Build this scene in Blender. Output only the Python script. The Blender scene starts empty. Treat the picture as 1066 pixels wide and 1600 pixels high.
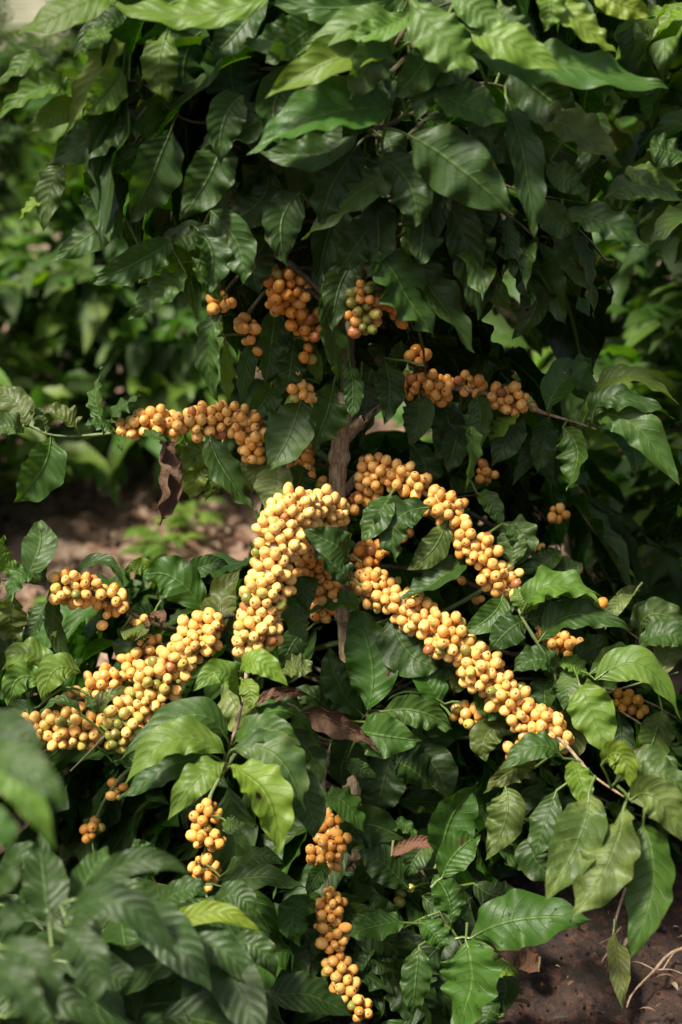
import bpy, math, random
import numpy as np
from mathutils import Vector, Matrix
random.seed(7); RNG = np.random.default_rng(7)
R = math.radians
S = bpy.context.scene

# ------------------------------------------------------------------ camera
CAM_H = 0.98; PITCH = 22.0; FPX = 50/36*1600.0          # focal length in photo pixels (1066 x 1600)
cd = bpy.data.cameras.new('camera'); cam = bpy.data.objects.new('camera', cd)
S.collection.objects.link(cam); S.camera = cam
cam.location = (0, 0, CAM_H); cam.rotation_euler = (R(90-PITCH), 0, 0)
cd.sensor_fit = 'VERTICAL'; cd.sensor_height = 36; cd.lens = 50
cd.clip_start = 0.05; cd.clip_end = 200
cd.dof.use_dof = True; cd.dof.focus_distance = 1.31; cd.dof.aperture_fstop = 4.0; cd.dof.aperture_blades = 0
# ------------------------------------------------------------------ light
SUN_EL, SUN_AZ = 61, -126        # azimuth measured clockwise from +Y (away from camera)
w = bpy.data.worlds.new('World'); S.world = w; w.use_nodes = True
nt = w.node_tree; bg = nt.nodes['Background']
sky = nt.nodes.new('ShaderNodeTexSky'); sky.sky_type = 'NISHITA'; sky.sun_disc = False
sky.sun_elevation = R(SUN_EL); sky.sun_rotation = R(SUN_AZ)
sky.air_density = 1.0; sky.dust_density = 6.0; sky.ozone_density = 0.8
nt.links.new(sky.outputs[0], bg.inputs[0]); bg.inputs[1].default_value = 0.095
sd = bpy.data.lights.new('sun', 'SUN'); sun = bpy.data.objects.new('sun', sd); S.collection.objects.link(sun)
sd.energy = 5.0; sd.angle = R(9); sd.color = (1.0, 0.94, 0.83)
sdir = Vector((math.sin(R(SUN_AZ))*math.cos(R(SUN_EL)), math.cos(R(SUN_AZ))*math.cos(R(SUN_EL)), math.sin(R(SUN_EL))))
sun.rotation_euler = sdir.to_track_quat('Z', 'Y').to_euler()
S.view_settings.view_transform = 'Standard'; S.view_settings.look = 'None'
S.view_settings.exposure = 0.78; S.view_settings.gamma = 1.0
S.cycles.max_bounces = 6; S.cycles.transparent_max_bounces = 4

# ------------------------------------------------------------------ where things stand
CP, SP = math.cos(R(PITCH)), math.sin(R(PITCH))
FWD = np.array([0, CP, -SP]); UPV = np.array([0, SP, CP]); RIGHT = np.array([1., 0, 0])
CAMP = np.array([0, 0, CAM_H])
TOCAM = -FWD
def at(x, y, d):
    return CAMP + FWD*d + RIGHT*((x-533)/FPX*d) - UPV*((y-800)/FPX*d)
def on_y(x, y, Y):
    r = FWD + RIGHT*((x-533)/FPX) - UPV*((y-800)/FPX)
    return CAMP + r*(Y/r[1])
def pix(p):
    q = p-CAMP; d = q@FWD
    return 533+FPX*(q@RIGHT)/d, 800-FPX*(q@UPV)/d, d
TY = at(530, 800, 1.35)[1]       # distance of the stem of the main shrub

# ------------------------------------------------------------------ materials
def mat(name):
    m = bpy.data.materials.new(name); m.use_nodes = True
    return m, m.node_tree.nodes, m.node_tree.links, m.node_tree.nodes['Principled BSDF']
def nd(N, t, **k):
    n = N.new(t)
    for a, b in k.items(): setattr(n, a, b)
    return n
def mth(N, L, op, a, b=None, c=None, clamp=False):
    n = N.new('ShaderNodeMath'); n.operation = op; n.use_clamp = clamp
    for i, v in enumerate((a, b, c)):
        if v is None: continue
        if isinstance(v, (int, float)): n.inputs[i].default_value = v
        else: L.new(v, n.inputs[i])
    return n.outputs[0]
def mixc(N, L, f, a, b, blend='MIX'):
    n = N.new('ShaderNodeMix'); n.data_type = 'RGBA'; n.blend_type = blend
    for i, v in ((0, f), (6, a), (7, b)):
        if isinstance(v, (int, float)): n.inputs[i].default_value = v
        elif isinstance(v, tuple): n.inputs[i].default_value = (*v, 1) if len(v) == 3 else v
        else: L.new(v, n.inputs[i])
    return n.outputs[2]
def ramp(N, L, x, lo, hi, a=0.0, b=1.0):
    n = N.new('ShaderNodeMapRange'); n.clamp = True; n.interpolation_type = 'SMOOTHSTEP'
    L.new(x, n.inputs[0])
    for i, v in enumerate((lo, hi, a, b)): n.inputs[i+1].default_value = v
    return n.outputs[0]
def noise(N, L, vec, scale, detail=4, rough=.55):
    n = N.new('ShaderNodeTexNoise'); n.inputs['Scale'].default_value = scale
    n.inputs['Detail'].default_value = detail; n.inputs['Roughness'].default_value = rough
    if vec is not None: L.new(vec, n.inputs['Vector'])
    return n.outputs['Fac'], n.outputs['Color']

NVEIN = 10
def leaf_material(name, dry=False, bitten=False):
    m, N, L, P = mat(name)
    tint = nd(N, 'ShaderNodeAttribute', attribute_name='tint')
    uv = N.new('ShaderNodeUVMap'); sep = N.new('ShaderNodeSeparateXYZ'); L.new(uv.outputs[0], sep.inputs[0])
    geo = N.new('ShaderNodeNewGeometry'); tc = N.new('ShaderNodeTexCoord'); obj = tc.outputs['Object']
    u = sep.outputs[0]
    vv = mth(N, L, 'ABSOLUTE', mth(N, L, 'SUBTRACT', mth(N, L, 'MULTIPLY', sep.outputs[1], 2.0), 1.0))
    mid = ramp(N, L, vv, 0.075, 0.02)
    s = mth(N, L, 'MULTIPLY', mth(N, L, 'SUBTRACT', u, mth(N, L, 'MULTIPLY', mth(N, L, 'POWER', vv, 1.3), 0.17)), float(NVEIN))
    f = mth(N, L, 'ABSOLUTE', mth(N, L, 'SUBTRACT', mth(N, L, 'FRACT', s), 0.5))   # 0.5 on a vein
    vein = mth(N, L, 'MULTIPLY', ramp(N, L, f, 0.44, 0.5), ramp(N, L, vv, 0.98, 0.6))
    n1, _ = noise(N, L, obj, 38, 5, .6); n2, _ = noise(N, L, obj, 260, 3, .6)
    n3, _ = noise(N, L, obj, 900, 2, .5)
    c = tint.outputs['Color']
    hsv = N.new('ShaderNodeHueSaturation'); L.new(c, hsv.inputs['Color'])
    L.new(mth(N, L, 'ADD', mth(N, L, 'MULTIPLY', n1, 0.9), 0.55), hsv.inputs['Value'])
    c1 = hsv.outputs[0]
    # blotches of old age, strength per leaf in the alpha of the tint
    blot = mth(N, L, 'MULTIPLY', ramp(N, L, n1, 0.48, 0.62), tint.outputs['Alpha'])
    c1 = mixc(N, L, blot, c1, (0.15, 0.19, 0.045) if not dry else (0.05, 0.02, 0.012))
    spot = mth(N, L, 'MULTIPLY', ramp(N, L, n2, 0.63, 0.69), mth(N, L, 'ADD', mth(N, L, 'MULTIPLY', tint.outputs['Alpha'], 1.2, clamp=True), 0.2, clamp=True))
    c1 = mixc(N, L, spot, c1, (0.07, 0.055, 0.02))
    edge = mth(N, L, 'MULTIPLY', ramp(N, L, mth(N, L, 'ADD', vv, mth(N, L, 'MULTIPLY', n2, .25)), 1.02, 1.14), ramp(N, L, n1, 0.53, 0.60))
    c1 = mixc(N, L, mth(N, L, 'MULTIPLY', edge, .8), c1, (0.11, 0.060, 0.018))
    c2 = mixc(N, L, mth(N, L, 'MULTIPLY', vein, 0.10), c1, (0.12, 0.20, 0.035) if not dry else (0.2, 0.11, 0.06))
    c3 = mixc(N, L, mth(N, L, 'MULTIPLY', mid, 0.45), c2, (0.13, 0.21, 0.035) if not dry else (0.2, 0.11, 0.06))
    under = mixc(N, L, 0.35, c3, (0.06, 0.115, 0.025) if not dry else (0.14, 0.08, 0.05))
    cf = mixc(N, L, mth(N, L, 'MULTIPLY', geo.outputs['Backfacing'], 1.0), c3, under)
    L.new(cf, P.inputs['Base Color'])
    rg = mth(N, L, 'ADD', mth(N, L, 'MULTIPLY', n2, 0.30), 0.13 if not dry else 0.45)
    rg = mth(N, L, 'ADD', rg, mth(N, L, 'MULTIPLY', geo.outputs['Backfacing'], 0.2))
    L.new(rg, P.inputs['Roughness']); P.inputs['IOR'].default_value = 1.45
    P.inputs['Specular IOR Level'].default_value = 0.42 if not dry else 0.3
    # relief: sunken veins, quilted cells, fine skin
    h = mth(N, L, 'ADD', mth(N, L, 'MULTIPLY', vein, -0.5), mth(N, L, 'MULTIPLY', mid, -0.9))
    h = mth(N, L, 'ADD', h, mth(N, L, 'MULTIPLY', ramp(N, L, f, 0.5, 0.0), 0.5))
    h = mth(N, L, 'ADD', h, mth(N, L, 'MULTIPLY', n2, 0.4 if not dry else 2.5))
    h = mth(N, L, 'ADD', h, mth(N, L, 'MULTIPLY', n3, 0.15))
    b = N.new('ShaderNodeBump'); b.inputs['Strength'].default_value = 0.6; b.inputs['Distance'].default_value = 0.0013
    L.new(h, b.inputs['Height']); L.new(b.outputs[0], P.inputs['Normal'])
    tr = N.new('ShaderNodeBsdfTranslucent')
    L.new(mixc(N, L, 1.0, cf, (1.7, 2.1, 0.4) if not dry else (1.2, 1.0, 0.8), 'MULTIPLY'), tr.inputs[0])
    mx = N.new('ShaderNodeMixShader'); mx.inputs[0].default_value = 0.30 if not dry else 0.12
    L.new(P.outputs[0], mx.inputs[1]); L.new(tr.outputs[0], mx.inputs[2])
    out = mx.outputs[0]
    if bitten:      # insect holes with a browned rim
        vo = N.new('ShaderNodeTexVoronoi'); vo.inputs['Scale'].default_value = 34; L.new(obj, vo.inputs['Vector'])
        ds = mth(N, L, 'ADD', vo.outputs['Distance'], mth(N, L, 'MULTIPLY', mth(N, L, 'SUBTRACT', n2, .5), .35))
        sc = N.new('ShaderNodeSeparateColor'); L.new(vo.outputs['Color'], sc.inputs[0]); on = mth(N, L, 'GREATER_THAN', sc.outputs[0], .62)
        hole = mth(N, L, 'MULTIPLY', mth(N, L, 'LESS_THAN', ds, .10), on); rim = mth(N, L, 'MULTIPLY', ramp(N, L, ds, .20, .12), on)
        L.new(mixc(N, L, mth(N, L, 'MULTIPLY', rim, .85), cf, (0.06, 0.03, 0.012)), P.inputs['Base Color'])
        tp = N.new('ShaderNodeBsdfTransparent'); m2 = N.new('ShaderNodeMixShader'); L.new(hole, m2.inputs[0]); L.new(out, m2.inputs[1]); L.new(tp.outputs[0], m2.inputs[2]); out = m2.outputs[0]
    L.new(out, N['Material Output'].inputs[0])
    return m
M_BIT = leaf_material('insect_bitten_leaf', bitten=True)
M_LEAF = leaf_material('coffee_leaf'); M_DRY = leaf_material('withered_leaf', True)

def berry_material():
    m, N, L, P = mat('coffee_cherry')
    tint = nd(N, 'ShaderNodeAttribute', attribute_name='tint')
    uv = N.new('ShaderNodeUVMap'); sep = N.new('ShaderNodeSeparateXYZ'); L.new(uv.outputs[0], sep.inputs[0])
    tc = N.new('ShaderNodeTexCoord'); n1, _ = noise(N, L, tc.outputs['Object'], 110, 3); n2, _ = noise(N, L, tc.outputs['Object'], 500, 2)
    c = mixc(N, L, mth(N, L, 'MULTIPLY', ramp(N, L, n1, 0.5, 0.75), 0.45), tint.outputs['Color'], (0.62, 0.24, 0.055))
    c = mixc(N, L, mth(N, L, 'MULTIPLY', ramp(N, L, n2, 0.62, 0.70), 0.55), c, (0.22, 0.08, 0.03))
    ringw = mth(N, L, 'ADD', sep.outputs[1], mth(N, L, 'MULTIPLY', mth(N, L, 'SUBTRACT', n2, 0.5), 0.03))
    c = mixc(N, L, mth(N, L, 'MULTIPLY', ramp(N, L, ringw, 0.17, 0.08), 0.5), c, (0.40, 0.17, 0.04))
    c = mixc(N, L, mth(N, L, 'MULTIPLY', ramp(N, L, ringw, 0.080, 0.050), mth(N, L, 'MULTIPLY', tint.outputs['Alpha'], 0.9)), c, (0.05, 0.022, 0.01))
    L.new(c, P.inputs['Base Color']); P.inputs['Roughness'].default_value = 0.27
    P.inputs['Specular IOR Level'].default_value = 0.4
    P.inputs['Subsurface Weight'].default_value = 0.18; P.inputs['Subsurface Scale'].default_value = 0.004
    P.inputs['Subsurface Radius'].default_value = (1, 0.5, 0.15)
    b = N.new('ShaderNodeBump'); b.inputs['Strength'].default_value = 0.35; b.inputs['Distance'].default_value = 0.0005
    L.new(n1, b.inputs['Height']); L.new(b.outputs[0], P.inputs['Normal'])
    return m
M_BERRY = berry_material()

def bark_material(name, a, b_, scale=60, bump=0.002):
    m, N, L, P = mat(name); tc = N.new('ShaderNodeTexCoord')
    mp = N.new('ShaderNodeMapping'); mp.inputs['Scale'].default_value = (1, 1, 0.25); L.new(tc.outputs['Object'], mp.inputs[0])
    n1, _ = noise(N, L, mp.outputs[0], scale, 6, .65); n2, _ = noise(N, L, mp.outputs[0], scale*5, 4, .6)
    c = mixc(N, L, ramp(N, L, n1, 0.35, 0.65), a, b_)
    c = mixc(N, L, mth(N, L, 'MULTIPLY', ramp(N, L, n2, 0.55, 0.7), 0.6), c, tuple(x*0.35 for x in a))
    L.new(c, P.inputs['Base Color']); P.inputs['Roughness'].default_value = 0.8
    bu = N.new('ShaderNodeBump'); bu.inputs['Strength'].default_value = 0.9; bu.inputs['Distance'].default_value = bump
    L.new(mth(N, L, 'ADD', n1, mth(N, L, 'MULTIPLY', n2, 0.5)), bu.inputs['Height']); L.new(bu.outputs[0], P.inputs['Normal'])
    return m
M_BARK = bark_material('rough_bark', (0.17, 0.11, 0.06), (0.40, 0.30, 0.19), 190, 0.004)
M_TWIG = bark_material('twig_bark', (0.030, 0.034, 0.010), (0.085, 0.062, 0.028), 150)
M_SHOOT = bark_material('green_shoot', (0.10, 0.16, 0.045), (0.16, 0.20, 0.07), 60, 0.0006)
M_ROOT = bark_material('dry_root', (0.26, 0.17, 0.10), (0.42, 0.31, 0.2), 80)

# ------------------------------------------------------------------ mesh helpers
class MB:
    def __init__(s): s.v = []; s.f = []; s.uv = []; s.t = []; s.n = 0
    def add(s, v, f, uv, tint):
        s.v.append(v); s.f.append(f+s.n); s.uv.append(uv)
        t = np.empty((len(v), 4)); t[:] = tint; s.t.append(t); s.n += len(v)
    def build(s, name, m, parent=None, origin=None):
        V = np.concatenate(s.v).astype(np.float64); F = np.concatenate(s.f).astype(np.int32)
        o0 = np.array(origin) if origin is not None else np.zeros(3)
        me = bpy.data.meshes.new(name)
        me.vertices.add(len(V)); me.vertices.foreach_set('co', (V-o0).astype(np.float32).ravel())
        me.loops.add(F.size); me.loops.foreach_set('vertex_index', F.ravel())
        me.polygons.add(len(F)); me.polygons.foreach_set('loop_start', np.arange(0, F.size, 4, dtype=np.int32))
        me.polygons.foreach_set('loop_total', np.full(len(F), 4, np.int32))
        me.update(); me.validate()
        U = np.concatenate(s.uv)[F.ravel()]
        ul = me.uv_layers.new(name='UVMap'); ul.data.foreach_set('uv', U.astype(np.float32).ravel())
        a = me.color_attributes.new('tint', 'FLOAT_COLOR', 'POINT')
        a.data.foreach_set('color', np.concatenate(s.t).astype(np.float32).ravel())
        me.polygons.foreach_set('use_smooth', np.ones(len(F), bool))
        me.materials.append(m)
        o = bpy.data.objects.new(name, me); S.collection.objects.link(o)
        o.location = o0 if parent is None else o0-np.array(world_loc(parent))
        o.parent = parent
        return o
def world_loc(o):
    p = Vector((0, 0, 0))
    while o is not None: p = p + o.location; o = o.parent
    return p
def grid_faces(nu, nv):
    i, j = np.meshgrid(np.arange(nu-1), np.arange(nv-1), indexing='ij')
    a = (i*nv+j).ravel()
    return np.stack([a, a+1, a+nv+1, a+nv], 1)
def nrm(v): return v/(np.linalg.norm(v, axis=-1, keepdims=True)+1e-12)
def tag(o, label=None, cat=None, group=None, kind=None):
    if label: o['label'] = label
    if cat: o['category'] = cat
    if group: o['group'] = group
    if kind: o['kind'] = kind
    return o
def empty(name, loc):
    o = bpy.data.objects.new(name, None); o.empty_display_size = 0.1; S.collection.objects.link(o); o.location = loc
    return o

_U = np.array([0, .04, .1, .2, .32, .45, .58, .7, .8, .87, .92, .96, 1.])
_W = np.array([.03, .16, .42, .74, .94, 1.0, .95, .80, .58, .36, .21, .10, 0.0])
def prof(u):
    x = np.linspace(0, 1, 201); y = np.interp(x, _U, _W)
    k = np.ones(9)/9; y = np.convolve(np.pad(y, 4, mode='edge'), k, 'valid'); y[-1] = 0.0
    y *= np.clip((1-x)/0.03, 0, 1)*0.9+0.1; y[-1] = 0.004
    return np.interp(u, x, y)

def leaf(mb, p0, p1, p2, W, N0, tint, nu=34, nv=11, fold=0.25, wave=0.10, quilt=0.02, seed=0, cup=0.0, stem=None, curl=0.0, crumple=0, holes=0):
    """one coffee leaf: spine p0 > p1 > p2, full width W, upper face towards N0"""
    rg = np.random.default_rng(seed)
    u = np.linspace(0, 1, nu)
    c = 2*p1-(p0+p2)/2
    C = ((1-u)**2)[:, None]*p0+(2*u*(1-u))[:, None]*c+(u**2)[:, None]*p2
    T = nrm(np.gradient(C, axis=0))
    Sd = nrm(np.cross(T, N0)); Nn = nrm(np.cross(Sd, T))
    tw = rg.uniform(-.75, .75)*(u-0.3)
    Sd, Nn = (Sd*np.cos(tw)[:, None]+Nn*np.sin(tw)[:, None]), (Nn*np.cos(tw)[:, None]-Sd*np.sin(tw)[:, None])
    v = np.linspace(-1, 1, nv)
    v = np.sign(v)*np.abs(v)**0.85
    h = W/2*prof(np.clip(u, 0, 1)**rg.uniform(.86, 1.14))**rg.uniform(.85, 1.12)
    av = np.abs(v)
    UU = u[:, None]; AV = av[None, :]
    fr = rg.uniform(2.8, 5.2, 2); ph = rg.uniform(0, 6.28, 4); am = rg.uniform(.6, 1.5, 2)*wave*1.15
    side = (v > 0).astype(int)
    fr_ = fr[side][None, :]; ph_ = ph[side][None, :]; am_ = am[side][None, :]
    ww = np.sin(2*np.pi*fr_*UU+ph_+0.6*np.sin(7*UU+ph[2]))*am_*(0.65+0.35*np.sin(3.1*2*np.pi*UU+ph[3]))
    env = np.clip(np.minimum(UU/0.12, (1-UU)/0.06), 0, 1)
    sc = W*0.5
    z = ww*AV**1.8*sc*env*2.0
    q = np.cos(2*np.pi*(NVEIN*(UU-0.17*AV**1.3)+0.5))
    z = z+quilt*W*q*(AV*(1.15-AV))*env*2.2
    z = z+h[:, None]*(math.sin(fold)*AV+cup*AV**2)
    z = z+0.05*sc*np.sin(2*np.pi*1.7*UU+ph[0])*env
    if crumple:
        for _ in range(9):
            z = z+crumple*W*np.sin(rg.uniform(5, 26)*UU+rg.uniform(-4, 4)*v[None, :]+rg.uniform(0, 6.28))*(.3+AV)*rg.uniform(.2, 1)/3
    lat = h[:, None]*v[None, :]*math.cos(fold)*(1+0.03*np.sin(2*np.pi*fr_*1.0*UU+ph_+1.0)*AV)
    if curl:      # roll the blade up round its midrib
        a = v[None, :]*curl*(0.8+0.3*np.sin(5*UU+ph[1])); rr = h[:, None]/curl
        lat = rr*np.sin(a); z = z*0.5+rr*(1-np.cos(a))
    P = C[:, None, :]+Sd[:, None, :]*lat[:, :, None]+Nn[:, None, :]*z[:, :, None]
    uv = np.stack(np.broadcast_arrays(UU, (v*0.5+0.5)[None, :]), -1).reshape(-1, 2)
    F = grid_faces(nu, nv)[:, ::-1]
    if holes:
        keep = np.ones(len(F), bool); fi = np.arange(len(F))//(nv-1); fj = np.arange(len(F)) % (nv-1)
        for _ in range(holes):
            a, b = rg.integers(4, nu-6), rg.integers(0, nv-1)
            if abs(b-(nv-2)/2) < 1.2: b = 1
            keep &= ~(((fi-a)/rg.uniform(.6, 1.7))**2+((fj-b)/rg.uniform(.6, 1.3))**2 < 1)
        F = F[keep]
    mb.add(P.reshape(-1, 3), F, uv, tint)
    mb.surf = (P, Nn)
    if stem is not None: tube(mb, [stem, (stem+p0)/2+np.array([0, 0, .0015]), p0, C[max(1, nu//8)]], [.0014, .0012, .0012, .0006], 6, tint=(0.13, 0.17, 0.055, 0), uvc=(0.3, 0.5))

def catmull(P, n):
    P = np.array(P, float); Q = np.vstack([2*P[0]-P[1], P, 2*P[-1]-P[-2]]); out = []
    for i in range(1, len(Q)-2):
        t = np.linspace(0, 1, n, endpoint=False)[:, None]
        a, b, c, d = Q[i-1], Q[i], Q[i+1], Q[i+2]
        out.append(0.5*((2*b)+(-a+c)*t+(2*a-5*b+4*c-d)*t**2+(-a+3*b-3*c+d)*t**3))
    out.append(P[-1:]); return np.vstack(out)
def tube(mb, pts, rad, seg=8, tint=(0, 0, 0, 0), uvc=None, rough=0.0, nodes=0.0):
    P = np.array(pts, float); n = len(P); r = np.interp(np.linspace(0, 1, n), np.linspace(0, 1, len(rad)), rad)
    T = nrm(np.gradient(P, axis=0)); ref = np.array([0.3, 0.2, 1.0]) if abs(T[0][2]) < .8 else np.array([1., .2, 0])
    A = nrm(np.cross(T, ref)); B = np.cross(T, A)
    th = np.linspace(0, 2*np.pi, seg+1)
    rr = r[:, None]*np.ones(seg+1)[None, :]
    if nodes:
        L = np.concatenate([[0], np.cumsum(np.linalg.norm(np.diff(P, axis=0), axis=1))])
        rr = rr*(1+0.45*np.exp(-((np.mod(L, nodes)-nodes/2)/0.004)**2))[:, None]
    if rough:
        k = 1+rough*RNG.normal(size=(n, seg+1)); k[:, -1] = k[:, 0]; rr = rr*k
    V = P[:, None]+rr[:, :, None]*(A[:, None]*np.cos(th)[None, :, None]+B[:, None]*np.sin(th)[None, :, None])
    U = np.stack(np.meshgrid(np.linspace(0, 1, n), th/6.283, indexing='ij'), -1).reshape(-1, 2)
    if uvc: U = np.full((len(V.reshape(-1, 3)), 2), uvc)
    mb.add(V.reshape(-1, 3), grid_faces(n, seg+1), U, tint)

# one cherry: slightly long ball with a sunken navel at +Z
def _berry(nr=9, ns=12):
    p = np.concatenate([[0.0, .05, .11, .19], np.linspace(.32, 1.0, nr-3)])[:, None]*np.pi
    th = np.linspace(0, 2*np.pi, ns+1)[None, :]
    r = np.sin(p); z = np.cos(p)*1.08-0.10*np.exp(-(p/0.22)**2)+0.02*np.exp(-((p-.4)/.12)**2)
    V = np.stack(np.broadcast_arrays(r*np.cos(th), r*np.sin(th), z), -1).reshape(-1, 3)
    U = np.stack(np.broadcast_arrays(th/6.283, p/np.pi), -1).reshape(-1, 2)
    return V, grid_faces(len(p), ns+1)[:, ::-1], U
BV, BF, BU = _berry()
BVs, BFs, BUs = _berry(6, 8)
def add_berry(mb, c, axis, r, tint, small=False):
    a = nrm(axis); t = nrm(np.cross(a, [0.31, .77, .5])); b = np.cross(a, t)
    M = np.stack([t*RNG.uniform(.84, 1.04), b*RNG.uniform(.90, 1.04), a*RNG.uniform(.96, 1.16)])*r
    V, F, U = (BVs, BFs, BUs) if small else (BV, BF, BU)
    mb.add(V@M+c, F, U, (*tint, RNG.choice([.15, .4, .7, 1])))

def berry_tint(green, orange):
    x = RNG.random()
    if x < green*0.55: c = np.array([0.19, 0.22, 0.045])
    elif x < green: c = np.array([0.46, 0.38, 0.085])
    else:
        k = np.clip(orange+.06+RNG.normal()*0.17, 0, 1)
        c = (1-k)*np.array([0.82, 0.51, 0.155])+k*np.array([0.64, 0.25, 0.035])
        if RNG.random() < .045: c = np.array([0.40, 0.15, 0.05])*RNG.uniform(.6, 1.2)
    return c*RNG.uniform(.80, 1.08)

PXM = 1.0/FPX
def cherries(parent, pts, green=0.04, orange=0.2, dens=0.46, label=None, node=0.05, rb=0.0050, green_end=None, small=False, inner=0.0045):
    """pack cherries round a stretch of branch; pts = (x, y, depth, radius in px). One mesh per node of the branch."""
    P3 = [at(x, y, d) for x, y, d, r in pts]; rad = [r*d*PXM for x, y, d, r in pts]
    C = catmull(P3, 10) if len(P3) > 2 else np.linspace(P3[0], P3[1], 11)
    Rr = 1.04*np.interp(np.linspace(0, 1, len(C)), np.linspace(0, 1, len(rad)), rad); dens *= 1.08
    L = np.concatenate([[0], np.cumsum(np.linalg.norm(np.diff(C, axis=0), axis=1))]); tot = L[-1]
    nn = max(1, round(tot/node)); nl = tot/nn
    if nn > 2: Rr = Rr*(1+.26*np.cos(2*np.pi*(L/nl-.5))+.05*np.sin(L*90))
    vol = np.trapezoid(np.pi*Rr**2, L)+1e-9 if hasattr(np, 'trapezoid') else np.trapz(np.pi*Rr**2, L)
    n = max(2, int(dens*vol/(4/3*np.pi*rb**3)))
    s = RNG.uniform(0, tot, n)
    if nn > 1:   # gather towards the nodes
        k = np.floor(s/nl)+0.5; s = k*nl+(s-k*nl)*0.93
    def axis_pt(s): return np.stack([np.interp(s, L, C[:, i]) for i in range(3)], 1)
    Tn = nrm(np.gradient(C, axis=0))
    X = axis_pt(s)+nrm(RNG.normal(size=(n, 3)))*(np.interp(s, L, Rr)*RNG.random(n)**.5)[:, None]
    r = rb*np.where(RNG.random(n) < .08, RNG.uniform(.5, .8, n), RNG.uniform(.86, 1.16, n))
    for it in range(60):
        D = X[:, None]-X[None]; dd = np.linalg.norm(D, axis=2)+1e-9; np.fill_diagonal(dd, 9)
        ov = np.clip((r[:, None]+r[None])*0.945-dd, 0, None)
        X = X+(D/dd[:, :, None]*ov[:, :, None]).sum(1)*0.35
        A = axis_pt(s); T = np.stack([np.interp(s, L, Tn[:, i]) for i in range(3)], 1)
        Q = X-A; al = (Q*T).sum(1); Q = Q-T*al[:, None]
        s2 = s+al*0.5; s = np.clip(s2, 0, tot); X = X-T*(s2-s)[:, None]*0.8; qn = np.linalg.norm(Q, axis=1)+1e-9
        mx = np.interp(s, L, Rr)-r*.5; mn = inner+r*0.2
        want = np.clip(qn*0.995, mn, np.maximum(mx, mn)); X = X+Q/qn[:, None]*(want-qn)[:, None]*0.6
    A = axis_pt(s); out = nrm(X-A)
    ids = np.minimum((s/nl).astype(int), nn-1)
    ox = world_loc(parent); objs = []
    for k in range(nn):
        mb = MB()
        for i in np.where(ids == k)[0]:
            g = green
            if green_end: g = green+(green_end-green)*(s[i]/tot)**1.5
            add_berry(mb, X[i], out[i]+RNG.normal(size=3)*0.32+TOCAM*0.12+np.array([0, 0, .1]), r[i], berry_tint(g, orange), small)
            # short stalk to the branch
            if not small and RNG.random() < .5: tube(mb, [A[i], X[i]], [.0012, .0009], 5, tint=(0.25, 0.22, .08, 1), uvc=(.5, .5))
        if mb.n:
            o = mb.build('cherry_cluster', M_BERRY, parent, origin=axis_pt(np.array([(k+.5)*nl]))[0])
            if label: o['label'] = label
            objs.append(o)
    return objs

KIND = {  # upper face colours, blotch strength
 'D': ((0.0120, 0.0385, 0.0026), 0.05), 'M': ((0.0230, 0.0640, 0.0034), 0.1), 'G': ((0.0240, 0.0860, 0.0026), 0.05),
 'L': ((0.098, 0.175, 0.014), 0.25), 'Y': ((0.145, 0.215, 0.009), 0.15), 'S': ((0.040, 0.076, 0.016), 0.3),
 'O': ((0.075, 0.074, 0.008), 0.5), 'B': ((0.120, 0.062, 0.032), 1.0), 'P': ((0.17, 0.19, 0.055), 0.5),
 'K': ((0.0075, 0.0240, 0.0018), 0.0), 'T': ((0.046, 0.066, 0.007), 1.0)}
def ktint(k, rg=RNG):
    c, b = KIND[k]; c = np.array(c)*rg.uniform(.85, 1.18)*np.array([rg.uniform(.85, 1.2), 1, rg.uniform(.8, 1.2)])
    return (*c, b)
def rows(t):
    for ln in t.strip().splitlines():
        ln = ln.split('#')[0].strip()
        if ln: yield ln.split()
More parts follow.
